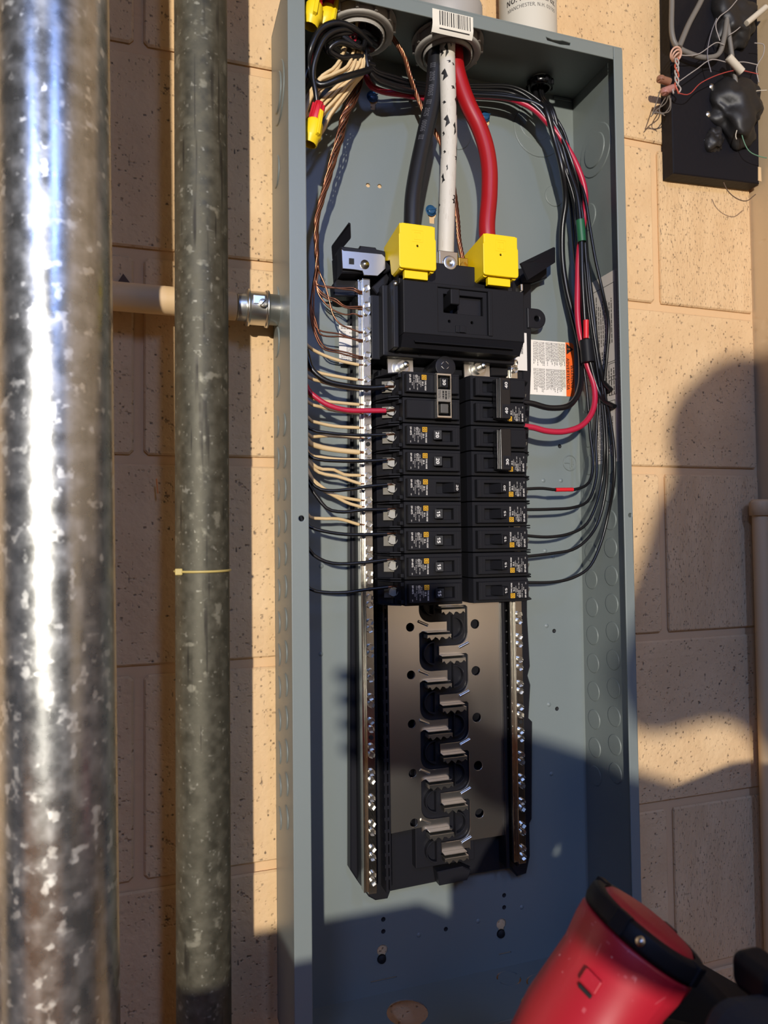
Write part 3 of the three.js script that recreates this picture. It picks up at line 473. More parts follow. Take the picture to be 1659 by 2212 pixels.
// ───────── main breaker ─────────
{
  const t = thing('main_breaker', 'large black main breaker across the head of the bus assembly', 'main breaker', V3(XC, 0.66, 0.016));
  const x0 = 0.1108, x1 = 0.2412, y0 = 0.675, y1 = 0.7267;
  // face with handle window and recessed field
  const s = shapeOf([[x0, y0], [x1, y0], [x1, y1], [x0, y1]]); const wx0 = P(959, 634, 0.088).x, wx1 = P(1045, 681, 0.088).x, wy0 = P(959, 674, 0.088).y, wy1 = P(959, 633.5, 0.088).y;
  const fx0 = P(946, 640, 0.088).x, fx1 = P(1054, 700, 0.088).x, fy1 = P(946, 620, 0.088).y, fy0 = y0 + 0.0042;
  const f = new THREE.Path(); [[fx0, fy0], [fx1, fy0], [fx1, fy1], [fx0, fy1]].forEach(([x, y], i) => i ? f.lineTo(x, y) : f.moveTo(x, y)); s.holes.push(f);
  const housing = part('housing', join([extr(s, 0.0885, 0.026, 0.0009, 2), bx(x0 + 0.002, x1 - 0.002, y0 + 0.002, y1 - 0.002, 0.016, 0.066, 0.002)]), M.blackMat, t);
  const s2 = shapeOf([[fx0, fy0], [fx1, fy0], [fx1, fy1], [fx0, fy1]]); const w = new THREE.Path(); [[wx0, wy0], [wx1, wy0], [wx1, wy1], [wx0, wy1]].forEach(([x, y], i) => i ? w.lineTo(x, y) : w.moveTo(x, y)); s2.holes.push(w);
  for (const [u, v] of [[971, 694], [1020, 697]]) { const p = P(u, v, 0.0868); s2.holes.push(circle(p.x, p.y, 0.0014)); }
  part('field_plate', extr(s2, 0.0866, 0.004, 0.0004), M.blackMat, t);
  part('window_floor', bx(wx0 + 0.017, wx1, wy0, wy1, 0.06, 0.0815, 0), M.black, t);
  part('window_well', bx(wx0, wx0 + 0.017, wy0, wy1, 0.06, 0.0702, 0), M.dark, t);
  const hx = P(972, 645, 0.095); part('handle', bx(hx.x + 0.0005, hx.x + 0.0105, wy0 + 0.006, wy1 + 0.003, 0.074, 0.0955, 0.0014), M.blackMat, t);
  { const a = P(984, 703, 0.0868), b = P(1007, 720, 0.0868); part('latch', bx(a.x, b.x, b.y, a.y, 0.0862, 0.0878, 0.0004), M.blackMat, t); part('latch', bx(a.x + 0.004, b.x - 0.002, b.y, a.y, 0.0872, 0.0888, 0.0004), M.blackMat, t); }
  part('rib', bx(fx1 + 0.0001, fx1 + 0.005, fy0 - 0.001, fy1 + 0.001, 0.085, 0.0896, 0.0008), M.blackMat, t);
  // bevelled skirt below and the flanges round the housing
  const sk = new THREE.Shape([[0.0875, 0], [0.079, -0.0115], [0.06, -0.0115], [0.06, 0]].map(([a, b]) => new THREE.Vector2(a, b)));
  part('skirt', new THREE.ExtrudeGeometry(sk, { depth: x1 - x0 - 0.002, bevelEnabled: true, bevelSize: 0.0006, bevelThickness: 0.0006, bevelSegments: 1 }).rotateY(-Math.PI / 2).translate(x1 - 0.001, y0 + 0.0005, 0), M.black, t);
  part('skirt_strip', rot(bx(-(x1 - x0) / 2 + 0.012, (x1 - x0) / 2 - 0.012, -0.0045, 0.0045, 0, 0.0009, 0.0003), -0.93, 0, 0).translate((x0 + x1) / 2, y0 - 0.0052, 0.0834), M.blackMat, t);
  part('flange', bx(x0 - 0.012, x1 + 0.004, y0 - 0.016, y1 + 0.004, 0.016, 0.06, 0.0015), M.black, t);
  part('flange', bx(x0 - 0.0065, x0 - 0.001, y0 - 0.012, y1 + 0.003, 0.055, 0.078, 0.001), M.black, t);
  part('flange', bx(x0 - 0.0205, x0 - 0.011, y0 - 0.018, y1 - 0.004, 0.016, 0.05, 0.0012), M.black, t);
  part('flange', bx(x0 + 0.002, x1 - 0.002, y1 - 0.001, y1 + 0.028, 0.016, 0.07, 0.0015), M.black, t);
  { const p = P(858, 608, 0.079); part('rivet', lathe([[0, 0.0016], [0.0016, 0.0012], [0.0026, 0]], 14).rotateX(Math.PI / 2).translate(x0 - 0.0036, y1 - 0.001, 0.0782), M.zinc, t); }
  part('clip', bx(x1 - 0.002, x1 + 0.0005, y1 + 0.002, y1 + 0.009, 0.075, 0.0865, 0.0005), M.zinc, t);
  part('neutral_lug', bx(P(948, 545, 0.068).x, P(990, 590, 0.068).x, P(948, 592, 0.068).y, P(960, 541, 0.068).y, 0.02, 0.068, 0.001), M.alu, t, 'aluminium lug clamping the white cable');
  { const c = P(972, 568, 0.069); part('lug_screw', along(join([lathe([[0, 0.0006], [0.0022, 0.0006], [0.0025, 0.0022], [0.0068, 0.0024], [0.0076, 0.001], [0.0076, 0], [0, 0]], 24)]), V3(c.x, c.y, 0.068), V3(c.x, c.y, 1)), M.zinc, t);
    const d = P(1001, 576, 0.062); part('ground_lug', bx(P(990, 560, 0.062).x + 0.0004, P(1012, 590, 0.062).x, P(1000, 592, 0.062).y, P(1000, 556, 0.062).y, 0.02, 0.062, 0.001), M.brass, t, 'brass lug clamping the bare copper strand'); part('lug_screw', screwHead.clone().scale(1.9, 1.9, 1.4).translate(d.x, d.y, 0.062), M.brass, t); }
}
// snap-on yellow lug covers
function lugCover(c, label) {
  const [tl, tr, br, bl] = c.map(([u, v]) => P(u, v, 0.092)), x0 = (tl.x + bl.x) / 2, x1 = (tr.x + br.x) / 2, y0 = (bl.y + br.y) / 2, y1 = (tl.y + tr.y) / 2, w = x1 - x0, h = y1 - y0;
  const t = thing('lug_cover', label, 'lug cover', V3((x0 + x1) / 2, y0 - 0.01, 0.05));
  const r = 0.0032, s = new THREE.Shape(); s.moveTo(r, 0); s.lineTo(w - r, 0); s.absarc(w - r, r, r, -Math.PI / 2, 0); s.lineTo(w, h * 0.68); s.lineTo(w - 0.001, h * 0.72); s.lineTo(w - 0.001, h - r); s.absarc(w - 0.001 - r, h - r, r, 0, Math.PI / 2); s.lineTo(0.001 + r, h); s.absarc(0.001 + r, h - r, r, Math.PI / 2, Math.PI); s.lineTo(0.001, h * 0.78); s.lineTo(0, h * 0.74); s.lineTo(0, r); s.absarc(r, r, r, Math.PI, Math.PI * 1.5);
  s.holes.push(circle(w * 0.5, h * 0.52, 0.0011));
  part('face', extr(s, 0.092, 0.0024, 0.0007, 2).translate(x0, y0, 0), M.yellow, t);
  part('hole_floor', new THREE.CircleGeometry(0.0015, 12).translate(x0 + w * 0.5, y0 + h * 0.52, 0.0894), M.dark, t);
  // side walls: slanted at the top towards the back
  const prof = (za, zb) => { const q = new THREE.Shape([[0.091, h - 0.001], [0.044, h * 0.86], [0.044, h * 0.55], [0.062, h * 0.42], [0.066, h * 0.06], [0.070, 0], [0.091, 0.001]].map(([a, b]) => new THREE.Vector2(a, b))); return new THREE.ExtrudeGeometry(q, { depth: 0.0018, bevelEnabled: true, bevelSize: 0.0004, bevelThickness: 0.0003, bevelSegments: 1 }).rotateY(-Math.PI / 2); };
  part('side_wall', prof().translate(x0 + 0.0028, y0, 0), M.yellow, t);
  part('side_wall', prof().translate(x1 - 0.0010, y0, 0), M.yellow, t);
  part('top_wall', along(bx(-w / 2 + 0.002, w / 2 - 0.002, 0, 0.046, -0.0009, 0.0009, 0.0004), V3((x0 + x1) / 2, y0 + h - 0.0016, 0.0905), V3((x0 + x1) / 2, y0 + h * 0.86, 0.044)), M.yellow, t);
  part('bottom_wall', bx(x0 + 0.003, x1 - 0.003, y0 + 0.0005, y0 + 0.0022, 0.07, 0.0905, 0.0005), M.yellow, t);
  part('foot', rod(V3(x0 + 0.0035, y0 + 0.0012, 0.069), V3(x0 + 0.0035, y0 + 0.0012, 0.0885), 0.0026, 12), M.yellow, t);
  part('foot', rod(V3(x1 - 0.0035, y0 + 0.0012, 0.069), V3(x1 - 0.0035, y0 + 0.0012, 0.0885), 0.0026, 12), M.yellow, t);
  part('tab', bx(x0 + 0.0065, x1 - 0.0075, y0 - 0.0085, y0 - 0.0005, 0.083, 0.0885, 0.0007), M.yellow, t);
  const logo = (k, d, z) => { const q = shapeOf([[-k, -k], [k, -k], [k, k], [-k, k]]); const m = k - d, hp = new THREE.Path(); [[-m, -m], [m, -m], [m, m], [-m, m]].forEach(([a, b], i) => i ? hp.lineTo(a, b) : hp.moveTo(a, b)); q.holes.push(hp); return extr(q, z, 0.0004, 0).translate(x0 + w * 0.5, y0 + h * 0.74, 0.0920); };
  part('raised_logo', join([logo(0.0058, 0.0005, 0.0002), logo(0.0036, 0.0005, 0.0002), bx(-0.0016, -0.0011, -0.0015, 0.0015, -0.0002, 0.0002, 0).translate(x0 + w * 0.5, y0 + h * 0.74, 0.0920)]), M.yellow, t);
  return t;
}
lugCover([[861, 480], [940, 489], [944.5, 585], [863, 578]], 'yellow plastic lug cover over the thick black cable end');
lugCover([[1044, 502.6], [1117.6, 512], [1122, 599.6], [1044, 594]], 'yellow plastic lug cover over the thick red cable end');

// ───────── branch breakers ─────────
// local frame: x from the centre line outwards, y along the row pitch, z from the wall; left ones are turned half round
const plasticHex = '#1b1b1e';
const printTex = amp => canvasTex(256, 256, (x, w, h) => {
  x.fillStyle = plasticHex; x.fillRect(0, 0, w, h); x.translate(0, h); x.rotate(-Math.PI / 2);       // text runs upwards
  x.fillStyle = '#e0a92a'; x.fillRect(6, 8, 70, 66); x.fillStyle = plasticHex; x.fillRect(16, 17, 50, 48); x.fillStyle = '#e0a92a'; x.fillRect(24, 24, 34, 34); x.fillStyle = plasticHex; x.fillRect(36, 34, 14, 14);
  x.fillStyle = '#d8d2c8'; x.font = 'bold 30px sans-serif'; x.fillText('TYPE HOM', 84, 34); x.font = 'bold 32px sans-serif'; x.fillText(amp + ' A', 100, 72); x.font = '21px sans-serif'; x.fillText('120/240 V~', 84, 96); x.fillText('10 kA  HACR', 28, 120);
  x.strokeStyle = '#d8d2c8'; x.lineWidth = 4; x.beginPath(); x.arc(30, 146, 17, 0, 7); x.stroke(); x.font = 'bold 21px sans-serif'; x.fillText('UL', 18, 153); x.fillText('LISTED', 54, 142); x.font = '20px sans-serif'; x.fillText('40 C  SWD', 140, 142); x.fillText('CIR BKR', 54, 164);
  x.fillText('60/75 C Cu Al', 92, 190); x.fillText('E-5278', 14, 190); x.fillText('M-80', 120, 212); x.font = 'bold 32px sans-serif'; x.fillText('DP-4075', 6, 246); x.font = '18px sans-serif'; x.fillText('880', 206, 246);
});
const numTex = a => canvasTex(64, 64, (x, w, h) => { x.fillStyle = plasticHex; x.fillRect(0, 0, w, h); x.translate(w / 2, h / 2); x.rotate(-Math.PI / 2); x.fillStyle = '#dcd8d0'; x.font = 'bold 40px sans-serif'; x.textAlign = 'center'; x.textBaseline = 'middle'; x.fillText(a, 0, 2); });
const printM = {}, numM = {};
for (const a of ['15', '20', '30', '40']) { printM[a] = PH(0xffffff, 0.5, 0, { map: printTex(a), specularIntensity: 0.3 }); numM[a] = PH(0xffffff, 0.5, 0, { map: numTex(a), specularIntensity: 0.3 }); }
const ZN = 0.0856;
function poleParts(t, yc, amp, printed, off, opt = {}) {
  const mk = (n, g, m, p = t) => mesh(n, g.translate(0, yc, 0), m, p);
  const hw = 0.0122;
  // body with sloping inner end, shoulder at 78 mm
  const pf = new THREE.Shape([[0.0045, 0.034], [0.0045, 0.072], [0.0065, 0.0785], [0.0655, 0.0785], [0.0655, 0.068], [0.070, 0.061], [0.070, 0.034]].map(([a, b]) => new THREE.Vector2(a, b)));
  mk('housing', new THREE.ExtrudeGeometry(pf, { depth: hw * 2 - 0.0008, bevelEnabled: true, bevelSize: 0.0005, bevelThickness: 0.0004, bevelSegments: 1 }).rotateX(Math.PI / 2).translate(0, hw - 0.0004, 0), M.blackMat);
  // raised nose with a real handle window
  const n = shapeOf([[0.009, -0.0090], [0.0642, -0.0090], [0.0642, 0.0090], [0.009, 0.0090]]), w = new THREE.Path(); [[0.0168, -0.0052], [0.0345, -0.0052], [0.0345, 0.0052], [0.0168, 0.0052]].forEach(([a, b], i) => i ? w.lineTo(a, b) : w.moveTo(a, b)); n.holes.push(w);
  mk('nose', join([extr(n, ZN, 0.0072, 0.0006, 1), bx(0.011, 0.0135, -0.0086, 0.0086, ZN - 0.002, ZN + 0.0004, 0.0003)]), M.blackMat);
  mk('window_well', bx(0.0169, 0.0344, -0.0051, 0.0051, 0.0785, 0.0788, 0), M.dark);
  if (!opt.tie) {
    const lean = off ? -0.42 : 0.42, cx = off ? 0.0215 : 0.0292;
    const hd = mesh('handle', rot(bx(-0.0042, 0.0042, -0.0046, 0.0046, -0.002, 0.0148, 0.0007), 0, lean, 0).translate(cx, yc, 0.0785), M.blackMat, t);
    const pl = new THREE.PlaneGeometry(0.0072, 0.0086); rot(pl.translate(0, 0, 0.01495), 0, lean, 0).translate(cx, yc, 0.0785); mesh('rating', pl, numM[amp], hd);
  }
  if (printed) mk('printed_label', new THREE.PlaneGeometry(0.0190, 0.0172).translate(0.0525, 0.0002, ZN + 0.00015), printM[amp]);
  // outer end: two locating lugs, terminal with clamp and screw
  for (const s of [-1, 1]) mk('end_lug', bx(0.0655, 0.069, s * 0.0085 - 0.0019, s * 0.0085 + 0.0019, 0.066, 0.076, 0.0005), M.blackMat);
  const tp = new THREE.Shape([[0.0695, 0.03], [0.0695, 0.058], [0.083, 0.046], [0.083, 0.03]].map(([a, b]) => new THREE.Vector2(a, b)));
  mk('terminal_shelf', new THREE.ExtrudeGeometry(tp, { depth: 0.0225, bevelEnabled: false }).rotateX(Math.PI / 2).translate(0, 0.01125, 0), M.black);
  for (const s of [-1, 1]) { const ck = new THREE.Shape([[0.068, 0.05], [0.068, 0.0745], [0.077, 0.068], [0.084, 0.052], [0.084, 0.04]].map(([a, b]) => new THREE.Vector2(a, b))); mk('terminal_cheek', new THREE.ExtrudeGeometry(ck, { depth: 0.0012, bevelEnabled: false }).rotateX(Math.PI / 2).translate(0, s * 0.0115 + 0.0006, 0), M.black); }
  const cl = mesh('clamp', rot(bx(-0.0058, 0.0058, -0.0058, 0.0058, 0, 0.0016, 0.0003), 0, 0.5, 0).translate(0.0738, yc - 0.0004, 0.0568), M.clamp, t);
  mesh('clamp_screw', rot(clampScrew.clone().scale(2.0, 2.0, 1.6), 0, 0.12, 0.4).translate(0.0724, yc - 0.0008, 0.0625), M.screwDull, cl);
}
M.clamp = S(0x5c5953, 0.5, 0.9); M.screwDull = S(0x8e8b83, 0.5, 0.9);
const ROW0 = 0.5771, PITCH_ROW = 0.0254;
function breaker(side, y, poles, amp, label, opt = {}) {
  const t = thing(poles === 2 ? 'two_pole_breaker' : 'single_pole_breaker', label, 'breaker', V3(XC, y, 0));
  if (side < 0) t.rotation.z = Math.PI;
  if (poles === 1) poleParts(t, 0, amp, true, opt.off);
  else {
    // in its own frame the printed pole is the lower one; seen turned, on the left it is the upper one
    poleParts(t, PITCH_ROW / 2, amp, false, false, { tie: true }); poleParts(t, -PITCH_ROW / 2, amp, true, false, { tie: true });
    for (const s of [-1, 1]) { const y0 = s * PITCH_ROW / 2;
      if (opt.lock) mesh('handle', bx(0.0245, 0.0325, y0 - 0.0046, y0 + 0.0046, 0.077, 0.0945, 0.0008), M.handleGrey, t);
      else mesh('handle', rot(bx(-0.0042, 0.0042, -0.0046, 0.0046, -0.002, 0.0135, 0.0007), 0, 0.4, 0).translate(0.0286, y0, 0.0785), M.blackMat, t); }
    if (opt.lock) {
      const s = shapeOf([[0.0205, -0.0218], [0.0362, -0.0218], [0.0362, 0.0218], [0.0205, 0.0218]]);
      for (const k of [-1, 1]) { const w = new THREE.Path(), a = k * 0.0127; [[0.0222, a - 0.0066], [0.0345, a - 0.0066], [0.0345, a + 0.0066], [0.0222, a + 0.0066]].forEach(([p, q], i) => i ? w.lineTo(p, q) : w.moveTo(p, q)); s.holes.push(w); }
      const tie = mesh('handle_tie', extr(s, 0.0935, 0.006, 0.0005, 1), M.alu, t); tie.userData.label = 'bright metal handle tie stamped with lettering';
      const lt = canvasTex(128, 128, (x, w, h) => { x.fillStyle = '#8a867c'; x.fillRect(0, 0, w, h); x.translate(0, h); x.rotate(-Math.PI / 2); lineBlock(x, 10, 8, 100, 2, 14, 6, 71, '#2a2926'); lineBlock(x, 14, 40, 96, 2, 26, 16, 73, '#2a2926'); lineBlock(x, 10, 100, 100, 2, 13, 5, 75, '#2a2926'); });
      mesh('stamped_text', new THREE.PlaneGeometry(0.0140, 0.0118).translate(0.02835, 0, 0.0936), S(0xffffff, 0.4, 0.5, { map: lt }), tie);
      mesh('rating', new THREE.PlaneGeometry(0.0074, 0.0088).translate(0.0285, -0.0127, 0.0946), numM[amp], t);
    } else {
      const hb = mesh('handle_tie', join([bx(0.0285, 0.0405, -0.0208, 0.0202, 0.0865, 0.0985, 0.001), bx(0.0262, 0.029, -0.020, 0.0194, 0.0875, 0.096, 0.0006)]), M.blackGloss, t);
      for (const s of opt.nums || [-1, 1]) mesh('rating', new THREE.PlaneGeometry(0.007, 0.0092).translate(0.0355, s * 0.0127, 0.0987), numM[amp], hb);
      mesh('panel_edge', bx(0.0312, 0.0398, -0.0194, -0.0064, 0.0984, 0.0986, 0), M.black, hb);
    }
  }
  shade(t); return t;
}
M.handleGrey = S(0x4a4843, 0.5);
{
  const y2 = ROW0 + 1.5 * PITCH_ROW, yr = k => ROW0 - k * PITCH_ROW;
  breaker(-1, y2, 2, '30', 'black two-pole 30 amp breaker with a metal handle tie and red wire', { lock: true });
  const LA = ['20', '20', '20', '15', '15', '15', '15'];
  const LL = ['20 amp breaker directly below the metal handle tie breaker', '20 amp breaker on the wired side, second below the metal handle tie', '20 amp breaker on the wired side with its handle thrown off', '15 amp breaker on the wired side, just below the thrown-off handle', '15 amp breaker on the wired side, second below the thrown-off handle', '15 amp breaker on the wired side, next above the lowest', 'lowest 15 amp breaker on the side of the cream wires'];
  LA.forEach((a, k) => breaker(-1, yr(k), 1, a, 'black single-pole ' + LL[k], { off: k === 2 }));
  breaker(1, y2, 2, '40', 'black two-pole breaker marked 40 twice, beside the orange warning sticker');
  breaker(1, ROW0 - 0.5 * PITCH_ROW, 2, '30', 'black two-pole breaker with a black handle tie marked 30', { nums: [-1] });
  const RA = ['20', '15', '15', '15', '15'], RL = ['20 amp breaker whose wire carries a red tape band', '15 amp breaker next below the red-taped wire', '15 amp breaker second below the red-taped wire', '15 amp breaker third below the red-taped wire', 'lowest 15 amp breaker on the side of the warning sticker'];
  RA.forEach((a, k) => breaker(1, yr(k + 2), 1, a, 'black single-pole ' + RL[k]));
}
console.log('breakers done');
// ───────── cables and wires ─────────
const jit = (p, d) => V3(p.x + rr(-d, d), p.y + rr(-d, d), p.z + rr(-d, d));
// one wire with an insulated length and, where it shows, a stripped copper end
function wire(name, label, group, pts, r, m, bare, per = 7) {
  const v = pts.map(toV), e = v[v.length - 1], t = thing(name, label, 'wire', V3(e.x, e.y, e.z), group);
  part('insulation', tube(v, r, 8, per), m, t);
  if (bare) part('stripped_end', tube([e, ...bare.map(toV)], r * 0.55, 7, 5), M.copper, t);
  return t;
}
// feeders
{
  const f = thing('black_feeder_cable', 'thick black printed cable from the grey lock nut to a yellow cover', 'cable', P(888, 500, 0.06));
  const tx = canvasTex(1024, 128, (x, w, h) => { x.fillStyle = '#17171a'; x.fillRect(0, 0, w, h); x.fillStyle = '#4d4d52'; x.font = 'bold 17px sans-serif'; for (const y of [20, 62, 104]) x.fillText('III   2025   00065   III   2025   00066   III', 300, y); });
  part('jacket', tube([V3(NUTS[1][0] - 0.010, H + 0.05, 0.052), [940, 150, 0.055], [934, 215, 0.055], [918, 290, 0.056], [902, 365, 0.058], [892, 430, 0.06], [889, 510, 0.062], V3(0.128, 0.765, 0.062)], 0.0086, 18, 10), S(0xffffff, 0.42, 0, { map: tx }), f);
  const w = thing('white_feeder_cable', 'thick cable wrapped in torn white tape showing black beneath', 'cable', P(964, 545, 0.055));
  const wx = canvasTex(1024, 256, (x, W2, H2) => {
    x.fillStyle = '#c8c2b6'; x.fillRect(0, 0, W2, H2);
    for (let k = 0; k < 400; k++) { x.fillStyle = k % 2 ? '#b7afa2' : '#d2ccc1'; x.fillRect(hash(k, 1, 3) * W2, hash(k, 2, 3) * H2, 4 + 18 * hash(k, 3, 3), 2); }
    x.fillStyle = '#1b1a1a';
    for (let k = 0; k < 64; k++) { const u = (0.14 + 0.70 * hash(k, 4, 5)) * W2, v0 = hash(k, 5, 5) * H2, l = 10 + 95 * Math.pow(hash(k, 6, 5), 2), a = 5 + 22 * hash(k, 7, 5); x.beginPath(); x.moveTo(u, v0); x.lineTo(u + l * 0.3, v0 + a); x.lineTo(u + l * 0.5, v0 + a * 0.3); x.lineTo(u + l, v0 + a * 0.6); x.lineTo(u + l * 0.7, v0 - a * 0.6); x.lineTo(u + l * 0.2, v0 - a * 0.2); x.closePath(); x.fill(); }
  });
  part('taped_jacket', tube([V3(NUTS[1][0] + 0.001, H + 0.05, 0.058), [966, 110, 0.064], [968, 200, 0.064], [970, 300, 0.064], [967, 400, 0.064], [964, 500, 0.062], [963, 552, 0.058]], 0.0083, 18, 10), S(0xffffff, 0.55, 0, { map: wx }), w);
  for (const [u, v, s] of [[985, 195, 1], [987, 240, 0.8], [982, 360, 0.6], [981, 395, 0.9]]) { const p = P(u, v, 0.067); part('torn_flap', rot(bx(-0.0016, 0.0016, -0.004 * s, 0.004 * s, -0.0002, 0.0002, 0), 0.3, 0.7, 0.25 * s).translate(p.x - 0.002, p.y, p.z), M.white, w); }
  single('red_feeder_cable', 'thick glossy red cable bending down to the second yellow cover', 'cable', tube([V3(NUTS[1][0] + 0.010, H + 0.05, 0.050), [985, 140, 0.055], [996, 185, 0.056], [1013, 230, 0.058], [1035, 275, 0.06], [1050, 320, 0.062], [1057, 365, 0.063], [1057, 420, 0.063], [1052, 500, 0.063], V3(0.219, 0.765, 0.063)], 0.0086, 18, 10), M.feedRed);
  // bare stranded ground
  const g = thing('copper_ground_cable', 'bare twisted copper strand running behind the white taped cable', 'cable', P(1000, 560, 0.05));
  const sp = new THREE.CatmullRomCurve3([V3(NUTS[0][0] + 0.012, H + 0.02, 0.05), [872, 120, 0.045], [886, 165, 0.04], [900, 205, 0.035], [925, 260, 0.035], [945, 295, 0.036], [966, 340, 0.038], [982, 420, 0.044], [989, 480, 0.048], [992, 520, 0.05], [1000, 562, 0.05]].map(toV), false, 'centripetal');
  for (let k = 0; k < 7; k++) { const pts = []; for (let i = 0; i <= 90; i++) { const p = sp.getPoint(i / 90), a = k * Math.PI / 3 + i * 0.5, q = k === 6 ? 0 : 0.0017; pts.push(V3(p.x + q * Math.cos(a), p.y + q * 0.3 * Math.sin(a), p.z + q * Math.sin(a))); } part('strand', tube(pts, 0.00092, 6, 2), M.copper, g); }
}
// cream neutral wires: out of the left lock nut, down behind the lip, across to the terminal bar
const CREAM = ['topmost cream wire, entering the bar just below the copper wires', 'cream wire entering the bar just above the thick black wire', 'cream wire running just under the thick black wire', 'cream wire entering the bar just above the red wire', 'cream wire passing underneath the red wire', 'cream wire entering the bar next below the red wire', 'cream wire tucked under the first thin black wire', 'thickest cream insulated wire clamped in the terminal bar', 'cream wire lying along the second thin black wire', 'wavy cream wire, upper of the pair level with the second 20 breaker', 'straight cream wire, lower of the pair level with the second 20 breaker', 'cream wire of the crossing pair that ends at the higher screw', 'cream wire of the crossing pair that ends at the lower screw', 'lowest cream wire, alone on the terminal bar'];
const NTH = ['first', 'second', 'third', 'fourth', 'fifth', 'sixth', 'seventh', 'eighth', 'ninth', 'tenth'];
{
  const mids = [[[735, 125, 0.066], [722, 148, 0.068], [690, 170, 0.068]], [[753, 138, 0.066], [720, 159, 0.068], [686, 178, 0.068]], [[766, 135, 0.064], [752, 157, 0.066], [735, 166, 0.062], [690, 190, 0.06]], [[777, 138, 0.062], [762, 155, 0.062], [722, 191, 0.06], [692, 221, 0.058]], [[780, 150, 0.06], [738, 188, 0.06], [719, 208, 0.06], [694, 229, 0.058]], [[778, 156, 0.062], [755, 182, 0.062], [725, 215, 0.062], [698, 242, 0.06]], [[782, 152, 0.06], [765, 179, 0.06], [743, 208, 0.06], [712, 246, 0.058], [688, 290, 0.05]]];
  const ends = [[[663, 745], [686, 761], [729, 778], [774, 788]], [[664, 795], [689, 805], [732, 814], [771, 820]], [[665, 813], [697, 825], [741, 837], [774, 841]], [[668, 856], [695, 865], [732, 870], [775, 874]], [[665, 868], [697, 880], [725, 887], [775, 893]], [[667, 905], [690, 914], [725, 921], [775, 924]], [[667, 940], [695, 942], [720, 941], [775, 946]], [[665, 953], [690, 965], [727, 972], [775, 977]], [[667, 980], [697, 988], [731, 992], [774, 993]], [[670, 996], [690, 1012], [722, 1015], [743, 1025], [778, 1027]], [[668, 1000], [688, 1020], [731, 1030], [778, 1045]], [[668, 1026], [693, 1050], [720, 1068], [743, 1075], [778, 1081]], [[672, 1030], [695, 1057], [720, 1070], [750, 1086], [780, 1095]], [[666, 1114], [693, 1120], [732, 1121], [775, 1133]]];
  ends.forEach((e, i) => {
    const m = mids[i % 7], st = V3(NUTS[0][0] + 0.004 + rr(-0.008, 0.008), H + 0.02, NUTS[0][1] + rr(-0.008, 0.008));
    const o = (i >= 7 ? 1 : 0) * 3, a = m.map(([u, v, z]) => [u + o + rr(-2, 2), v + o + rr(-2, 2), z - o * 0.001]);
    const x = 0.006 + 0.0006 * i + rr(0, 0.004), z = 0.034 + 0.003 * (i % 9) + rr(0, 0.004), yE = P(e[0][0], e[0][1], 0.055).y;
    const run = []; let y = 0.86 + rr(-0.01, 0.01); while (y > yE + 0.09) { run.push(V3(x + rr(-0.002, 0.002), y, z + rr(-0.002, 0.002))); y -= 0.09; }
    run.push(V3(x + 0.0005, yE + 0.04, z));
    const last = e[e.length - 1], ex = e.map(([u, v], k) => [u, v, 0.056 - 0.015 * k / (e.length - 1)]);
    wire('neutral_wire', CREAM[i], 'cream wires on the terminal bar', [st, ...a, ...run, ...ex], i === 7 ? 0.0027 : 0.00165, M.insCream, [[last[0] + 5, last[1], 0.0405], [last[0] + 12, last[1] + 1, 0.040]]);
  });
}
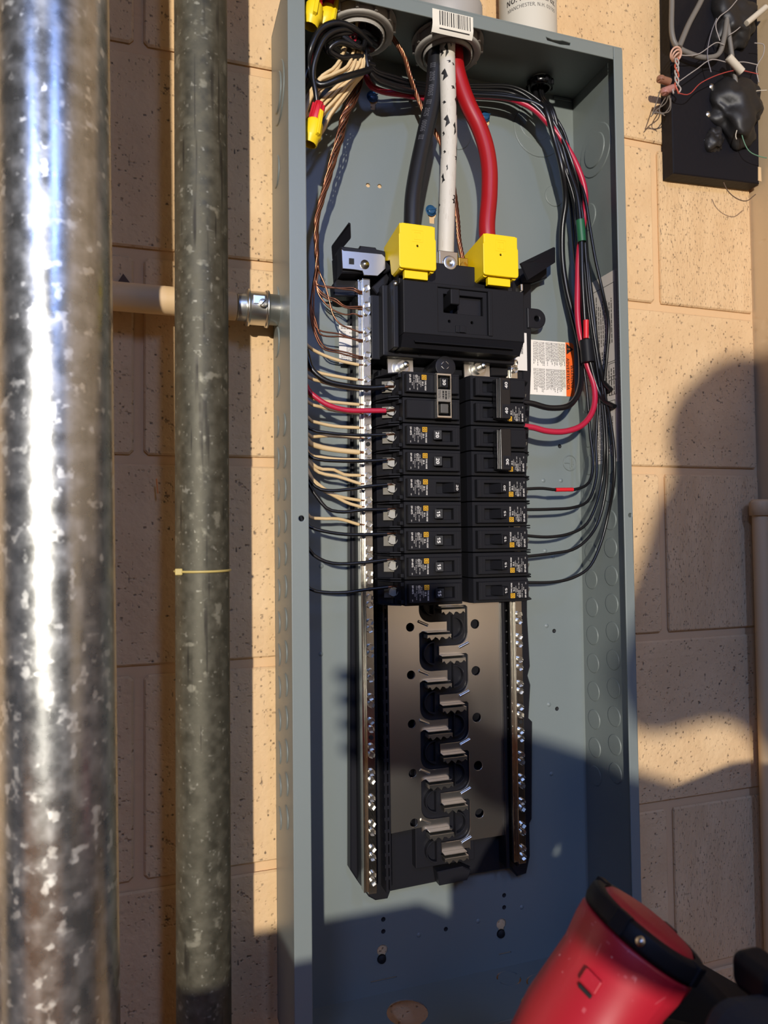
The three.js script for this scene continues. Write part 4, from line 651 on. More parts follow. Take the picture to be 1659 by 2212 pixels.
// hot wires on the same side, arched over from the lock nut
{
  const hots = [[[[663, 763], [674, 797], [704, 822], [755, 834], [800, 838], [830, 836]], 0.0026, 'insBlack', 'thick black wire bending to the top terminal of the metal handle tie breaker'],
    [[[665, 841], [681, 857], [709, 875], [750, 886], [800, 887], [833, 887]], 0.0026, 'insRed', 'pinkish red wire crossing the terminal bar to the 30 amp breaker'],
    [[[665, 923], [709, 935], [777, 940], [833, 939]]], [[[667, 983], [686, 992], [732, 996], [789, 996], [835, 993]]], [[[665, 1031], [686, 1054], [709, 1060], [755, 1057], [800, 1050], [836, 1047]]],
    [[[670, 1050], [686, 1075], [709, 1100], [743, 1106], [777, 1102], [836, 1100]]], [[[667, 1136], [686, 1144], [732, 1153], [777, 1155], [835, 1153]]], [[[666, 1185], [686, 1205], [720, 1217], [777, 1216], [835, 1209]]], [[[667, 1270], [697, 1279], [743, 1280], [789, 1274], [838, 1268]]]];
  hots.forEach(([e, r = 0.0017, m = 'insBlack', lab], i) => {
    const q = i / 8, st = V3(NUTS[0][0] - 0.004 + rr(-0.012, 0.012), H + 0.03, NUTS[0][1] + rr(-0.012, 0.006));
    const arc = [[760 + 25 * q + rr(-6, 6), 92 + 12 * q, 0.066 + 0.004 * q], [735 - 10 * q, 58 + 16 * q + rr(-4, 4), 0.074], [702 - 4 * q, 58 + 14 * q, 0.076 - 0.006 * q], [676 + 6 * q, 92 + 8 * q, 0.074 - 0.008 * q], [664 + 8 * q, 150, 0.07 - 0.008 * q]];
    const x = 0.0085 + 0.0006 * i + rr(0, 0.002), z = 0.066 - 0.003 * i, yE = P(e[0][0], e[0][1], 0.06).y, run = []; let y = 0.88; while (y > yE + 0.1) { run.push(V3(x + rr(-0.0015, 0.0015), y, z + rr(-0.002, 0.002))); y -= 0.1; } run.push(V3(x, yE + 0.045, z));
    const n = e.length - 1, ex = e.map(([u, v], k) => [u, v, 0.058 + 0.006 * k / n]), L = e[n];
    wire(i === 1 ? 'red_wire' : 'black_wire', lab || 'thin black wire crossing the bar to the ' + NTH[i - 2] + ' breaker below the metal handle tie', 'wires across the terminal bar', [st, ...arc, ...run, ...ex], r, M[m], [[L[0] + 8, L[1] - 1, 0.064], [L[0] + 20, L[1] - 1, 0.0625]]);
  });
  // loose loops of black wire between the lock nut, the connectors and the long run to the other side
  const loops = [[[800, 95, 0.06], [770, 66, 0.075], [730, 50, 0.08], [695, 62, 0.08], [672, 105, 0.078], [666, 150, 0.07], [690, 183, 0.075], [740, 168, 0.078], [800, 150, 0.06]],
    [[812, 100, 0.05], [775, 74, 0.07], [740, 64, 0.078], [706, 78, 0.08], [684, 120, 0.078], [676, 160, 0.075], [682, 200, 0.074], [685, 226, 0.072]],
    [[795, 110, 0.055], [765, 100, 0.07], [730, 92, 0.075], [712, 108, 0.072], [735, 124, 0.068], [775, 122, 0.062], [800, 128, 0.05]],
    [[815, 85, 0.05], [785, 70, 0.066], [750, 72, 0.074], [718, 80, 0.074], [700, 96, 0.07], [712, 116, 0.066], [760, 128, 0.062], [808, 142, 0.05]]];
  loops.forEach((p, i) => single('black_wire_loop', ['widest loose loop of black wire, crossing the cream wires', 'black wire curling from the lock nut into the red and yellow connector', 'small inner loop of black wire inside the wide one', 'middle loose loop of black wire below the lock nut'][i], 'wire', tube(p, i === 0 ? 0.0032 : 0.0026, 9, 8), M.insBlack, 'loops below the lock nut'));
}
// bare copper grounds on the wired bar
{
  const top = [[756, 225, 0.045], [743, 255, 0.045], [735, 292, 0.044], [719, 345, 0.043], [706, 395, 0.042], [694, 435, 0.041], [684, 476, 0.04], [683, 513, 0.04], [684, 545, 0.04], [685, 575, 0.04]];
  const C = [[[684, 612], [700, 620], [745, 622], [764, 622], [776, 629]], [[684, 614], [710, 619], [745, 625], [764, 627], [776, 633]], [[684, 618], [708, 641], [725, 646], [745, 661], [775, 662]], [[684, 622], [704, 644], [722, 650], [745, 664], [775, 667]], [[686, 630], [716, 667], [749, 680], [764, 677], [776, 682]], [[690, 588], [704, 621], [713, 657], [720, 681], [735, 700], [757, 710], [776, 717]], [[672, 657], [682, 693], [692, 722], [713, 727], [735, 727], [776, 734]], [[680, 700], [689, 713], [735, 722], [776, 737]], [[672, 664], [684, 722], [701, 749], [733, 758], [754, 763], [776, 770]], [[670, 668], [681, 724], [698, 753], [731, 762], [752, 768], [776, 774]]];
  C.forEach((e, i) => {
    const ph = i * 0.9, tw = [];
    for (let k = 0; k < top.length; k++) { const [u, v, z] = top[k], a = ph + k * 1.7; tw.push([u + 9 * Math.cos(a) * (1 - k / 14), v + 3 * Math.sin(a * 1.3), z + 0.005 * Math.sin(a)]); }
    const st = V3(NUTS[0][0] + rr(-0.006, 0.012), H + 0.01, NUTS[0][1] - 0.016 + rr(-0.004, 0.004)), n = e.length - 1;
    single('bare_copper_wire', 'bare copper wire, ' + NTH[i] + ' below the strap at the bar head', 'wire', tube([st, [775 + rr(-8, 8), 175, 0.04], ...tw, ...e.map(([u, v], k) => [u, v, 0.042]), [788, e[n][1] + 1, 0.040]], 0.00085, 6, 6), i < 6 ? M.copper : M.copperDull, 'bare copper ground wires');
  });
}
// long run along the top to the other side and down
{
  const spine = [[800, 150, 0.05], [850, 180, 0.036], [930, 194, 0.022], [1030, 196, 0.022], [1110, 202, 0.028], [1165, 228, 0.035], [1205, 282, 0.038], [1230, 350, 0.04]];
  const sp = (du, dv, dz) => [V3(NUTS[0][0] + 0.006 + rr(-0.006, 0.006), H + 0.02, NUTS[0][1] + rr(-0.006, 0.006)), ...spine.map(([u, v, z], k) => [u + du * (k > 4 ? 1 : 0.2) + rr(-2, 2), v + dv * (k > 4 ? 0.2 : 1) + rr(-2, 2), z + dz])];
  const bu = (dx, dz, du) => [V3(BUSH.x + dx, H + 0.05, BUSH.z + dz), V3(BUSH.x + dx, H - 0.02, BUSH.z + dz), [1184 + du, 235, 0.045], [1203 + du, 300, 0.044], [1220 + du, 365, 0.045]];
  const EN = (u, v) => { const p = P(u, v, 0.058); return V3(0.25, p.y, 0.057); };
  const wires = [
    ['thick black wire looping down beside the warning sticker to the 40 breaker', 0.0033, 'insBlack', [...bu(-0.004, -0.002, -6), [1222, 430, 0.034], [1215, 490, 0.026], [1215, 560, 0.022], [1224, 625, 0.022], [1240, 690, 0.025], [1252, 742, 0.030], [1256, 790, 0.036], [1254, 832, 0.044], [1244, 860, 0.051], [1224, 878, 0.058], [1185, 881, 0.058], [1146, 871, 0.058], EN(1143, 870)]],
    ['pink red wire following the top of the enclosure to the black-tied 30 breaker', 0.0033, 'insRed', [V3(NUTS[0][0] + 0.016, H + 0.02, NUTS[0][1] - 0.016), [790, 160, 0.034], [800, 184, 0.032], [825, 197, 0.03], [870, 204, 0.03], [925, 213, 0.024], [1030, 207, 0.026], [1100, 213, 0.032], [1150, 234, 0.038], [1185, 268, 0.043], [1218, 308, 0.046], [1247, 360, 0.05], [1263, 410, 0.05], [1264, 455, 0.048], [1251, 540, 0.045], [1248, 600, 0.044], [1249, 700, 0.044], [1266, 780, 0.046], [1284, 840, 0.05], [1281, 885, 0.054], [1258, 918, 0.057], [1220, 932, 0.058], [1180, 931, 0.058], [1150, 923, 0.058], EN(1143, 921)]],
    ['thin black wire with a red tape band leading to the 20 breaker', 0.0017, 'insBlack', [...bu(0.003, -0.003, 4), [1238, 430, 0.04], [1246, 520, 0.04], [1252, 640, 0.04], [1258, 760, 0.04], [1268, 850, 0.042], [1275, 940, 0.045], [1281, 1000, 0.05], [1272, 1042, 0.054], [1248, 1056, 0.056], [1200, 1058, 0.058], [1172, 1055, 0.058], EN(1143, 1057)]],
    ['thin black wire curving to the first 15 breaker under the red tape band', 0.0017, 'insBlack', [...bu(-0.001, 0.003, 0), [1240, 430, 0.044], [1252, 520, 0.042], [1262, 640, 0.042], [1276, 760, 0.042], [1290, 860, 0.042], [1287, 960, 0.045], [1288, 1030, 0.05], [1270, 1082, 0.054], [1240, 1096, 0.056], [1190, 1100, 0.058], EN(1143, 1101)]],
    ['thin black wire dipping to the second 15 breaker under the red tape band', 0.0017, 'insBlack', [...sp(0, 0, 0), [1250, 440, 0.046], [1260, 540, 0.046], [1270, 660, 0.046], [1286, 770, 0.046], [1300, 870, 0.046], [1306, 970, 0.048], [1300, 1040, 0.05], [1284, 1100, 0.053], [1264, 1135, 0.055], [1230, 1153, 0.057], [1185, 1160, 0.058], EN(1143, 1156)]],
    ['thin black wire rising away from the third 15 breaker under the red tape', 0.0017, 'insBlack', [...sp(-6, -8, 0.004), [1256, 450, 0.05], [1266, 560, 0.05], [1276, 670, 0.05], [1292, 780, 0.05], [1306, 880, 0.05], [1312, 980, 0.05], [1308, 1060, 0.052], [1292, 1128, 0.054], [1270, 1163, 0.056], [1240, 1186, 0.057], [1190, 1196, 0.058], EN(1145, 1203)]],
    ['longest black wire sweeping round to the lowest breaker', 0.0017, 'insBlack', [...sp(8, -12, 0.002), [1262, 420, 0.052], [1274, 490, 0.054], [1286, 560, 0.056], [1304, 640, 0.057], [1315, 700, 0.057], [1311, 770, 0.056], [1306, 840, 0.056], [1318, 905, 0.056], [1327, 980, 0.056], [1326, 1040, 0.056], [1314, 1110, 0.056], [1296, 1178, 0.057], [1272, 1226, 0.058], [1240, 1247, 0.058], [1200, 1257, 0.058], EN(1148, 1258)]],
  ];
  wires.forEach(([lab, r, m, p]) => wire(m === 'insRed' ? 'red_wire' : 'black_wire', lab, undefined, p, r, M[m], null, 7));
  // more black conductors of the same bundle that end in tape-wrapped splices
  const spl = [[[...sp(-10, 6, 0.006), [1240, 440, 0.030], [1248, 540, 0.026], [1258, 650, 0.028], [1264, 740, 0.034], [1272, 790, 0.042], [1292, 835, 0.048], [1306, 862, 0.05]]], [[...sp(4, 10, 0.008), [1258, 440, 0.04], [1268, 560, 0.042], [1282, 680, 0.044], [1292, 770, 0.048], [1305, 825, 0.052], [1320, 842, 0.054]]], [[...bu(0.002, 0.002, 8), [1246, 420, 0.05], [1255, 500, 0.052], [1258, 600, 0.052], [1264, 700, 0.05], [1272, 770, 0.05], [1300, 860, 0.054], [1328, 878, 0.056]]], [[...sp(-14, 0, 0.002), [1232, 430, 0.028], [1242, 540, 0.022], [1254, 640, 0.026], [1270, 740, 0.036], [1284, 800, 0.04], [1296, 850, 0.044]]]];
  spl.forEach(([p], i) => single('spare_black_wire', ['black wire of the side bundle ending short of the pink wire bend', 'black wire whose upper tail sticks out over the wiring label', 'black wire whose lower tail sticks out over the wiring label', 'black wire of the side bundle lying flat against the back sheet'][i], 'wire', tube(p, 0.0026, 8, 7), M.insBlack, 'black wires of the side bundle'));
  const band = (name, label, a, b, r, m) => single(name, label, 'tape', tube([a, b], r, 12, 3), m);
  band('green_tape_band', 'green tape band round the black wires of the side bundle', [1253, 476, 0.052], [1257, 522, 0.052], 0.0048, S(0x1c5a38, 0.45));
  band('red_tape_band', 'red tape band round a thin black wire in the side bundle', [1266, 692, 0.056], [1266, 731, 0.056], 0.0030, S(0xd0202a, 0.4));
  band('red_tape_band', 'red tape band on the black wire of the 20 amp breaker', [1200, 1058, 0.058], [1237, 1057.5, 0.0568], 0.0022, M.tapeRed = S(0xd0202a, 0.4));
  single('cable_wrap', 'black tape wrap holding the side bundle together beside the warning sticker', 'tape', tube([[1266, 735, 0.05], [1270, 782, 0.05]], 0.0072, 12, 3), M.blackMat);
}
// winged wire connectors
function wingNut(a, b, label) {
  const L = a.distanceTo(b), t = thing('wire_connector', label, 'wire connector', V3(b.x, b.y, b.z));
  part('core', along(lathe([[0, 0], [0.0042, 0], [0.0052, L * 0.12], [0.0072, L * 0.62], [0, L * 0.62]], 16), a.clone(), b), M.nutRed, t, 'red ribbed core');
  for (let k = 0; k < 8; k++) part('rib', along(rot(bx(-0.0006, 0.0006, L * 0.06, L * 0.5, 0.0046, 0.0066, 0), 0.0, k * Math.PI / 4, 0), a.clone(), b), M.nutRed, t);
  part('skirt', along(lathe([[0.0062, L * 0.42], [0.0086, L * 0.5], [0.0098, L * 0.82], [0.0082, L * 0.86], [0.0076, L], [0.0062, L], [0.0062, L * 0.5]], 12), a.clone(), b), M.nutYellow, t, 'yellow skirt');
  for (const s of [-1, 1]) { const w = shapeOf([[0.004, L * 0.16], [0.0085, L * 0.24], [0.0118, L * 0.8], [0.0088, L * 0.84], [0.0066, L * 0.5]]); part('wing', along(rot(extr(w, 0.002, 0.004, 0.0006), 0, s > 0 ? 0.5 : Math.PI + 0.5, 0), a.clone(), b), M.nutYellow, t); }
}
wingNut(P(690, 222, 0.075), P(668, 312, 0.072), 'red and yellow winged wire connector hanging below the wire loops');
wingNut(P(688, -30, 0.082), P(670, 58, 0.078), 'yellow winged wire connector with a dark red core in the enclosure corner');
wingNut(P(722, -18, 0.072), P(697, 62, 0.07), 'bright yellow and red winged connector beside the first lock nut');
console.log('wires done');
// ───────── things on the wall beside the enclosure ─────────
{
  const t = thing('backer_board', 'black painted board on the wall with lumps of old sealant', 'board', P(1550, 390, 0.01));
  part('board', exPx([[1446, -140], [1449, 120], [1455, 374], [1641, 397], [1638, 120], [1634, -140]], 0.02, 0.0198, 0.0012), M.boardBlack = PH(0x15151b, 0.5, 0, { bumpMap: peel, bumpScale: 0.0005, specularIntensity: 0.35 }), t);
  const lump = (u, v, r, s0) => {
    const c = P(u, v, 0.022), g = mergeVertices(new THREE.IcosahedronGeometry(r, 9).deleteAttribute('uv').deleteAttribute('normal')), p = g.attributes.position;
    for (let i = 0; i < p.count; i++) { const d = V3(p.getX(i), p.getY(i), p.getZ(i)).normalize(), n = fbm(d.x * 1.5 + 8, d.y * 1.5 + 8 + d.z * 0.8, s0, 64, 3), m = r * (0.5 + 0.95 * n); p.setXYZ(i, d.x * m * 0.95, d.y * m * 1.1, Math.max(-0.002, d.z * m * 0.62)); }
    g.setAttribute('uv', new THREE.BufferAttribute(new Float32Array(p.count * 2), 2)); g.computeVertexNormals(); part('sealant_lump', g.translate(c.x, c.y, 0.0195), M.lump = M.lump || S(0x1b1a1b, 0.5), t);
  };
  lump(1578, 45, 0.036, 201); lump(1585, 240, 0.043, 207); lump(1618, 230, 0.026, 211); lump(1545, 300, 0.016, 214);
  for (const [u, v] of [[1529, 302], [1540, 185], [1533, 245]]) { const p = P(u, v, 0.022); part('board_screw', lathe([[0, 0.002], [0.003, 0.0012], [0.004, 0]], 12).rotateX(Math.PI / 2).translate(p.x, p.y, 0.0202), M.zinc, t); }
  const edge = [[1588, 378], [1610, 384], [1620, 380]]; part('bare_edge', exPx([[1638, 360], [1644, 362], [1645, 392], [1638, 390]], 0.0206, 0.0006, 0), M.paintTan, t, 'chipped tan patch');
}
{
  const z = 0.034, c = (name, label, pts, r, m) => single(name, label, 'cable', tube(pts.map(([u, v, d = z]) => [u, v, d]), r, 7, 7), m);
  const grey = S(0x6f6b66, 0.5), cream = S(0xc8bfae, 0.5), wht = S(0xa39c98, 0.5);
  c('grey_phone_cable', 'grey cable hanging in a loop along the edge of the black board', [[1450, -60], [1451, 0], [1452, 76], [1461, 99], [1487, 115], [1524, 125], [1552, 117], [1564, 82], [1570, 45]], 0.0032, grey);
  c('grey_phone_cable', 'grey cable slanting down across the black board to the knotted wires', [[1530, -40], [1515, 0], [1487, 54], [1467, 102, 0.036]], 0.0034, grey);
  c('grey_phone_cable', 'grey cable dropping between the two sealant lumps', [[1570, 40], [1574, 70], [1584, 141], [1590, 186]], 0.0028, grey);
  const thin = 0.0006;
  [['white thin wire pulled from the knot to the upper lump', [[1466, 118], [1480, 120], [1508, 117], [1549, 92], [1564, 97]], wht], ['pale wire crossing the middle of the black board', [[1468, 175], [1504, 150], [1537, 129], [1578, 136], [1606, 134], [1636, 140]], wht],
    ['thin red wire drooping across the black board', [[1464, 201], [1487, 204], [1513, 180], [1556, 160], [1595, 152], [1638, 160]], S(0xa8403a, 0.5)], ['cream wire arching over the lower sealant lump', [[1656, 195], [1628, 199], [1604, 228], [1595, 271], [1589, 293], [1591, 301]], cream], ['green thin wire curling off the bottom of the board', [[1623, 245], [1604, 260], [1602, 288], [1617, 325], [1641, 338], [1656, 341]], S(0x5f8a70, 0.5)],
    ['pale wire hooked at the right side of the board', [[1630, 93], [1650, 97], [1649, 117], [1634, 147], [1639, 178]], wht], ['thin wire standing beside the upper white sleeve', [[1575, 76], [1590, 66], [1603, 55], [1611, 50]], wht], ['thin grey wire hanging below the upper lump', [[1548, 40], [1535, 75], [1528, 120], [1536, 156]], S(0x77747c, 0.5)],
    ['pale wires dropping from the top edge of the board', [[1600, -10], [1575, 20], [1553, 38], [1546, 55], [1555, 88]], wht], ['brown thread hanging below the board', [[1563, 394], [1572, 412], [1590, 428], [1612, 434], [1632, 420]], S(0x5a4636, 0.7)]].forEach(([l, p, m]) => single('thin_wire', l, 'wire', tube(p.map(([u, v]) => [u, v, z + 0.004]), thin, 6, 6), m));
  // knot and twisted tail
  const k = thing('wire_knot', 'knot of twisted pink and white wires at the edge of the board', 'wire knot', P(1461, 200, 0.036));
  for (let i = 0; i < 3; i++) { const p = P(1460, 117 + i * 3, 0.038); part('loop', rot(new THREE.TorusGeometry(0.0072 - i * 0.0012, 0.0012, 6, 20), 0.5 + i * 0.3, 0.3 * i, 0.4 * i).translate(p.x, p.y, p.z), i % 2 ? M.pinkWire : (M.pinkWire = S(0xc9a08c, 0.5)), k); }
  for (let i = 0; i < 3; i++) { const pts = []; for (let j = 0; j < 9; j++) pts.push([1462 + 4 * Math.sin(j * 1.5 + i * 2.1) + (j > 6 ? (i - 1) * 5 : 0), 126 + j * 9.5, 0.038 + 0.001 * Math.cos(j * 1.5 + i * 2.1)]); part('twisted_tail', tube(pts, 0.001, 6, 6), i === 1 ? S(0xb5523c, 0.5) : wht, k); }
  [[[1423, 170], [1446, 177]], [[1432, 198], [1454, 190]]].forEach(([a, b], i) => single('gel_splice', i ? 'round clear pinkish splice cap below the other one' : 'amber splice cap sticking out beside the black board', 'splice cap', join([rod(P(a[0], a[1], 0.036), P(b[0], b[1], 0.034), 0.0044, 14), rod(P(a[0] + 4, a[1] - 4, 0.036), P(a[0] + 4, a[1] + 5, 0.036), 0.0046, 12)]), PH(i ? 0xc98f86 : 0xa87860, 0.25, 0, { transmission: 0.35, thickness: 0.004 })));
  [[[1426, 196], [1415, 230], [1409, 246]], [[1446, 200], [1438, 222], [1418, 238], [1406, 252]], [[1440, 206], [1424, 240], [1436, 250]], [[1446, 206], [1447, 228], [1432, 246], [1415, 240]], [[1449, 206], [1446, 240], [1410, 244]]].forEach((p, i) => single('wire_tail', 'short dark wire tail dangling from the splice caps', 'wire', tube(p.map(([u, v]) => [u, v, 0.03]), 0.0007, 5, 6), i % 2 ? M.tailGrey : (M.tailGrey = S(0x6a625a, 0.6)), 'wire tails under the splice caps'));
  [[[1612, 51], [1654, 16]], [[1573, 123], [1603, 156]]].forEach(([a, b], i) => single('splice_sleeve', i ? 'white plastic sleeve lying across the middle of the board' : 'white plastic sleeve pointing up at the corner', 'sleeve', rod(P(a[0], a[1], 0.042), P(b[0], b[1], 0.042), i ? 0.0046 : 0.0036, 14), cream));
}
// small conduit in the wall corner
{
  const x = P(1653, 1500, 0.02).x, y = P(1648, 1086, 0.02).y, t = thing('corner_conduit', 'thin cream painted conduit standing in the wall corner', 'conduit', V3(x, -Y0, 0.02));
  part('pipe_wall', rod(V3(x, -Y0, 0.02), V3(x, y, 0.02), 0.0095, 20), M.paintTan, t);
  part('cap', along(lathe([[0, 0], [0.0125, 0], [0.0125, 0.016], [0.0095, 0.02], [0, 0.02]], 20), V3(x, y - 0.016, 0.02), V3(x, y + 1, 0.02)), M.paintTan, t);
}
// ───────── red power tool held up in front of the panel ─────────
const atD = (u, v, d) => EYE.clone().addScaledVector(ray(u, v), d);
let TOOL;
{
  const top = atD(1392, 2004, 0.44), ax = RT.clone().multiplyScalar(0.562 * 0.995).addScaledVector(UP, 0.827 * 0.995).addScaledVector(FW, 0.07).normalize(), dn = ax.clone().negate();
  const q = new THREE.Quaternion().setFromUnitVectors(V3(0, 1, 0), ax), t = thing('power_tool', 'red and black power tool propped on top of a stepladder', 'power tool', top.clone().addScaledVector(dn, 0.1));
  TOOL = { top, dn };
  const put = (g, y = 0) => g.translate(0, y, 0).applyQuaternion(q).translate(top.x, top.y, top.z);
  const redT = canvasTex(1024, 512, (x, w, h) => { x.fillStyle = '#a81c2c'; x.fillRect(0, 0, w, h); for (let k = 0; k < 90; k++) { x.fillStyle = k % 3 ? 'rgba(222,190,186,0.30)' : 'rgba(236,214,206,0.75)'; const s = 2 + 9 * Math.pow(hash(k, 1, 8), 3); x.fillRect(hash(k, 2, 8) * w, hash(k, 3, 8) * h, s * 1.6, s); } for (let k = 0; k < 26; k++) { x.strokeStyle = 'rgba(226,200,194,0.35)'; x.lineWidth = 2; const a = hash(k, 4, 8) * w, b = hash(k, 5, 8) * h; x.beginPath(); x.moveTo(a, b); x.lineTo(a + 26 * (hash(k, 6, 8) - 0.5), b + 30 * hash(k, 7, 8)); x.stroke(); } });
  const red = S(0xffffff, 0.42, 0, { map: redT });
  // housing: flared rim, waist, then widening body
  const g = lathe([[0, -0.105], [0.03, -0.105], [0.0335, -0.098], [0.0350, -0.075], [0.0340, -0.05], [0.0338, -0.034], [0.0362, -0.018], [0.0366, -0.010], [0.0355, -0.007], [0, -0.007]], 48);
  { const p = g.attributes.position; for (let i = 0; i < p.count; i++) { const a = Math.atan2(p.getZ(i), p.getX(i)), y = p.getY(i), k = 1 + 0.05 * Math.cos(3 * a + 0.6) * Math.max(0, 1 - Math.abs(y + 0.06) / 0.06); p.setX(i, p.getX(i) * k); p.setZ(i, p.getZ(i) * k); } g.computeVertexNormals(); }
  part('red_housing', put(g), red, t);
  part('black_band', put(lathe([[0.03, 0.005], [0.0352, 0.0048], [0.0372, 0.003], [0.0376, -0.004], [0.0366, -0.0072], [0.03, -0.0072]], 48)), M.blackMat, t);
  for (let k = 0; k < 4; k++) part('band_lug', put(rot(bx(-0.005, 0.005, -0.0068, 0.0058, 0.031, 0.0382, 0.0012), 0, k * 1.57 + 0.4, 0)), M.blackMat, t);
  part('end_cap', put(lathe([[0, 0.0085], [0.02, 0.0078], [0.0275, 0.0062], [0.0302, 0.0035], [0.0302, 0]], 40)), red, t);
  // facing direction for the details on the side seen
  const toEye = EYE.clone().sub(top).applyQuaternion(q.clone().invert()), fa = Math.atan2(toEye.x, toEye.z);
  part('band_screw', put(rot(lathe([[0, 0.0024], [0.0022, 0.0018], [0.003, 0]], 14).rotateX(Math.PI / 2).translate(0, -0.001, 0.0374), 0, fa + 0.05, 0)), M.zinc, t);
  part('vent_slot', put(rot(bx(-0.0045, 0.0045, -0.0012, 0.0012, 0.0335, 0.0352, 0.0006), 0, fa - 0.25, 0), -0.044), M.dark, t);
  part('vent_hood', put(rot(bx(-0.006, 0.006, 0, 0.009, 0.033, 0.0362, 0.0014), 0, fa - 0.25, 0), -0.042), red, t);
  part('gear_nose', put(lathe([[0, -0.19], [0.012, -0.19], [0.018, -0.17], [0.026, -0.13], [0.0315, -0.1], [0, -0.1]], 30)), S(0x8b8b8b, 0.4, 0.8), t);
  const bc = atD(1590, 2300, 0.52); part('battery', new RoundedBoxGeometry(0.09, 0.075, 0.12, 3, 0.012).applyQuaternion(q).translate(bc.x, bc.y, bc.z), M.blackMat, t);
  part('grip', rod(top.clone().addScaledVector(dn, 0.075), bc, 0.019, 18), M.blackMat, t);
}
// ───────── out of frame: the photographer, phone and added cart whose shadows cross the wall ─────────
function sdfMesh(fn, c, half, n) {
  const mc = new MarchingCubes(n, M.dark, false, false, 260000); mc.isolation = 0; const h = mc.halfsize;
  let i = 0; for (let z = 0; z < n; z++) for (let y = 0; y < n; y++) for (let x = 0; x < n; x++) mc.field[i++] = -fn(c.x + (x - h) / h * half, c.y + (y - h) / h * half, c.z + (z - h) / h * half);
  mc.update(); const k = mc.count, g = new THREE.BufferGeometry();
  g.setAttribute('position', new THREE.BufferAttribute(mc.positionArray.slice(0, k * 3), 3)); g.setAttribute('normal', new THREE.BufferAttribute(mc.normalArray.slice(0, k * 3), 3));
  const p = g.attributes.position, uv = new Float32Array(k * 2); for (let j = 0; j < k; j++) p.setXYZ(j, c.x + p.getX(j) * half, c.y + p.getY(j) * half, c.z + p.getZ(j) * half); g.setAttribute('uv', new THREE.BufferAttribute(uv, 2)); return g;
}
const smin = (a, b, k) => { const h = Math.max(k - Math.abs(a - b), 0) / k; return Math.min(a, b) - h * h * k * 0.25; };
function bones(list, k) {            // list of [a, ra, b, rb]; panel coordinates
  const L = list.map(([a, ra, b, rb]) => ({ ax: a.x, ay: a.y, az: a.z, dx: b.x - a.x, dy: b.y - a.y, dz: b.z - a.z, l: a.distanceToSquared(b) || 1e-9, ra, rb }));
  return (x, y, z) => { let d = 1; for (const o of L) { const px = x - o.ax, py = y - o.ay, pz = z - o.az, t = Math.max(0, Math.min(1, (px * o.dx + py * o.dy + pz * o.dz) / o.l)); const e = Math.hypot(px - o.dx * t, py - o.dy * t, pz - o.dz * t) - (o.ra + (o.rb - o.ra) * t); if (e < d + k) d = smin(d, e, k); } return d; };
}
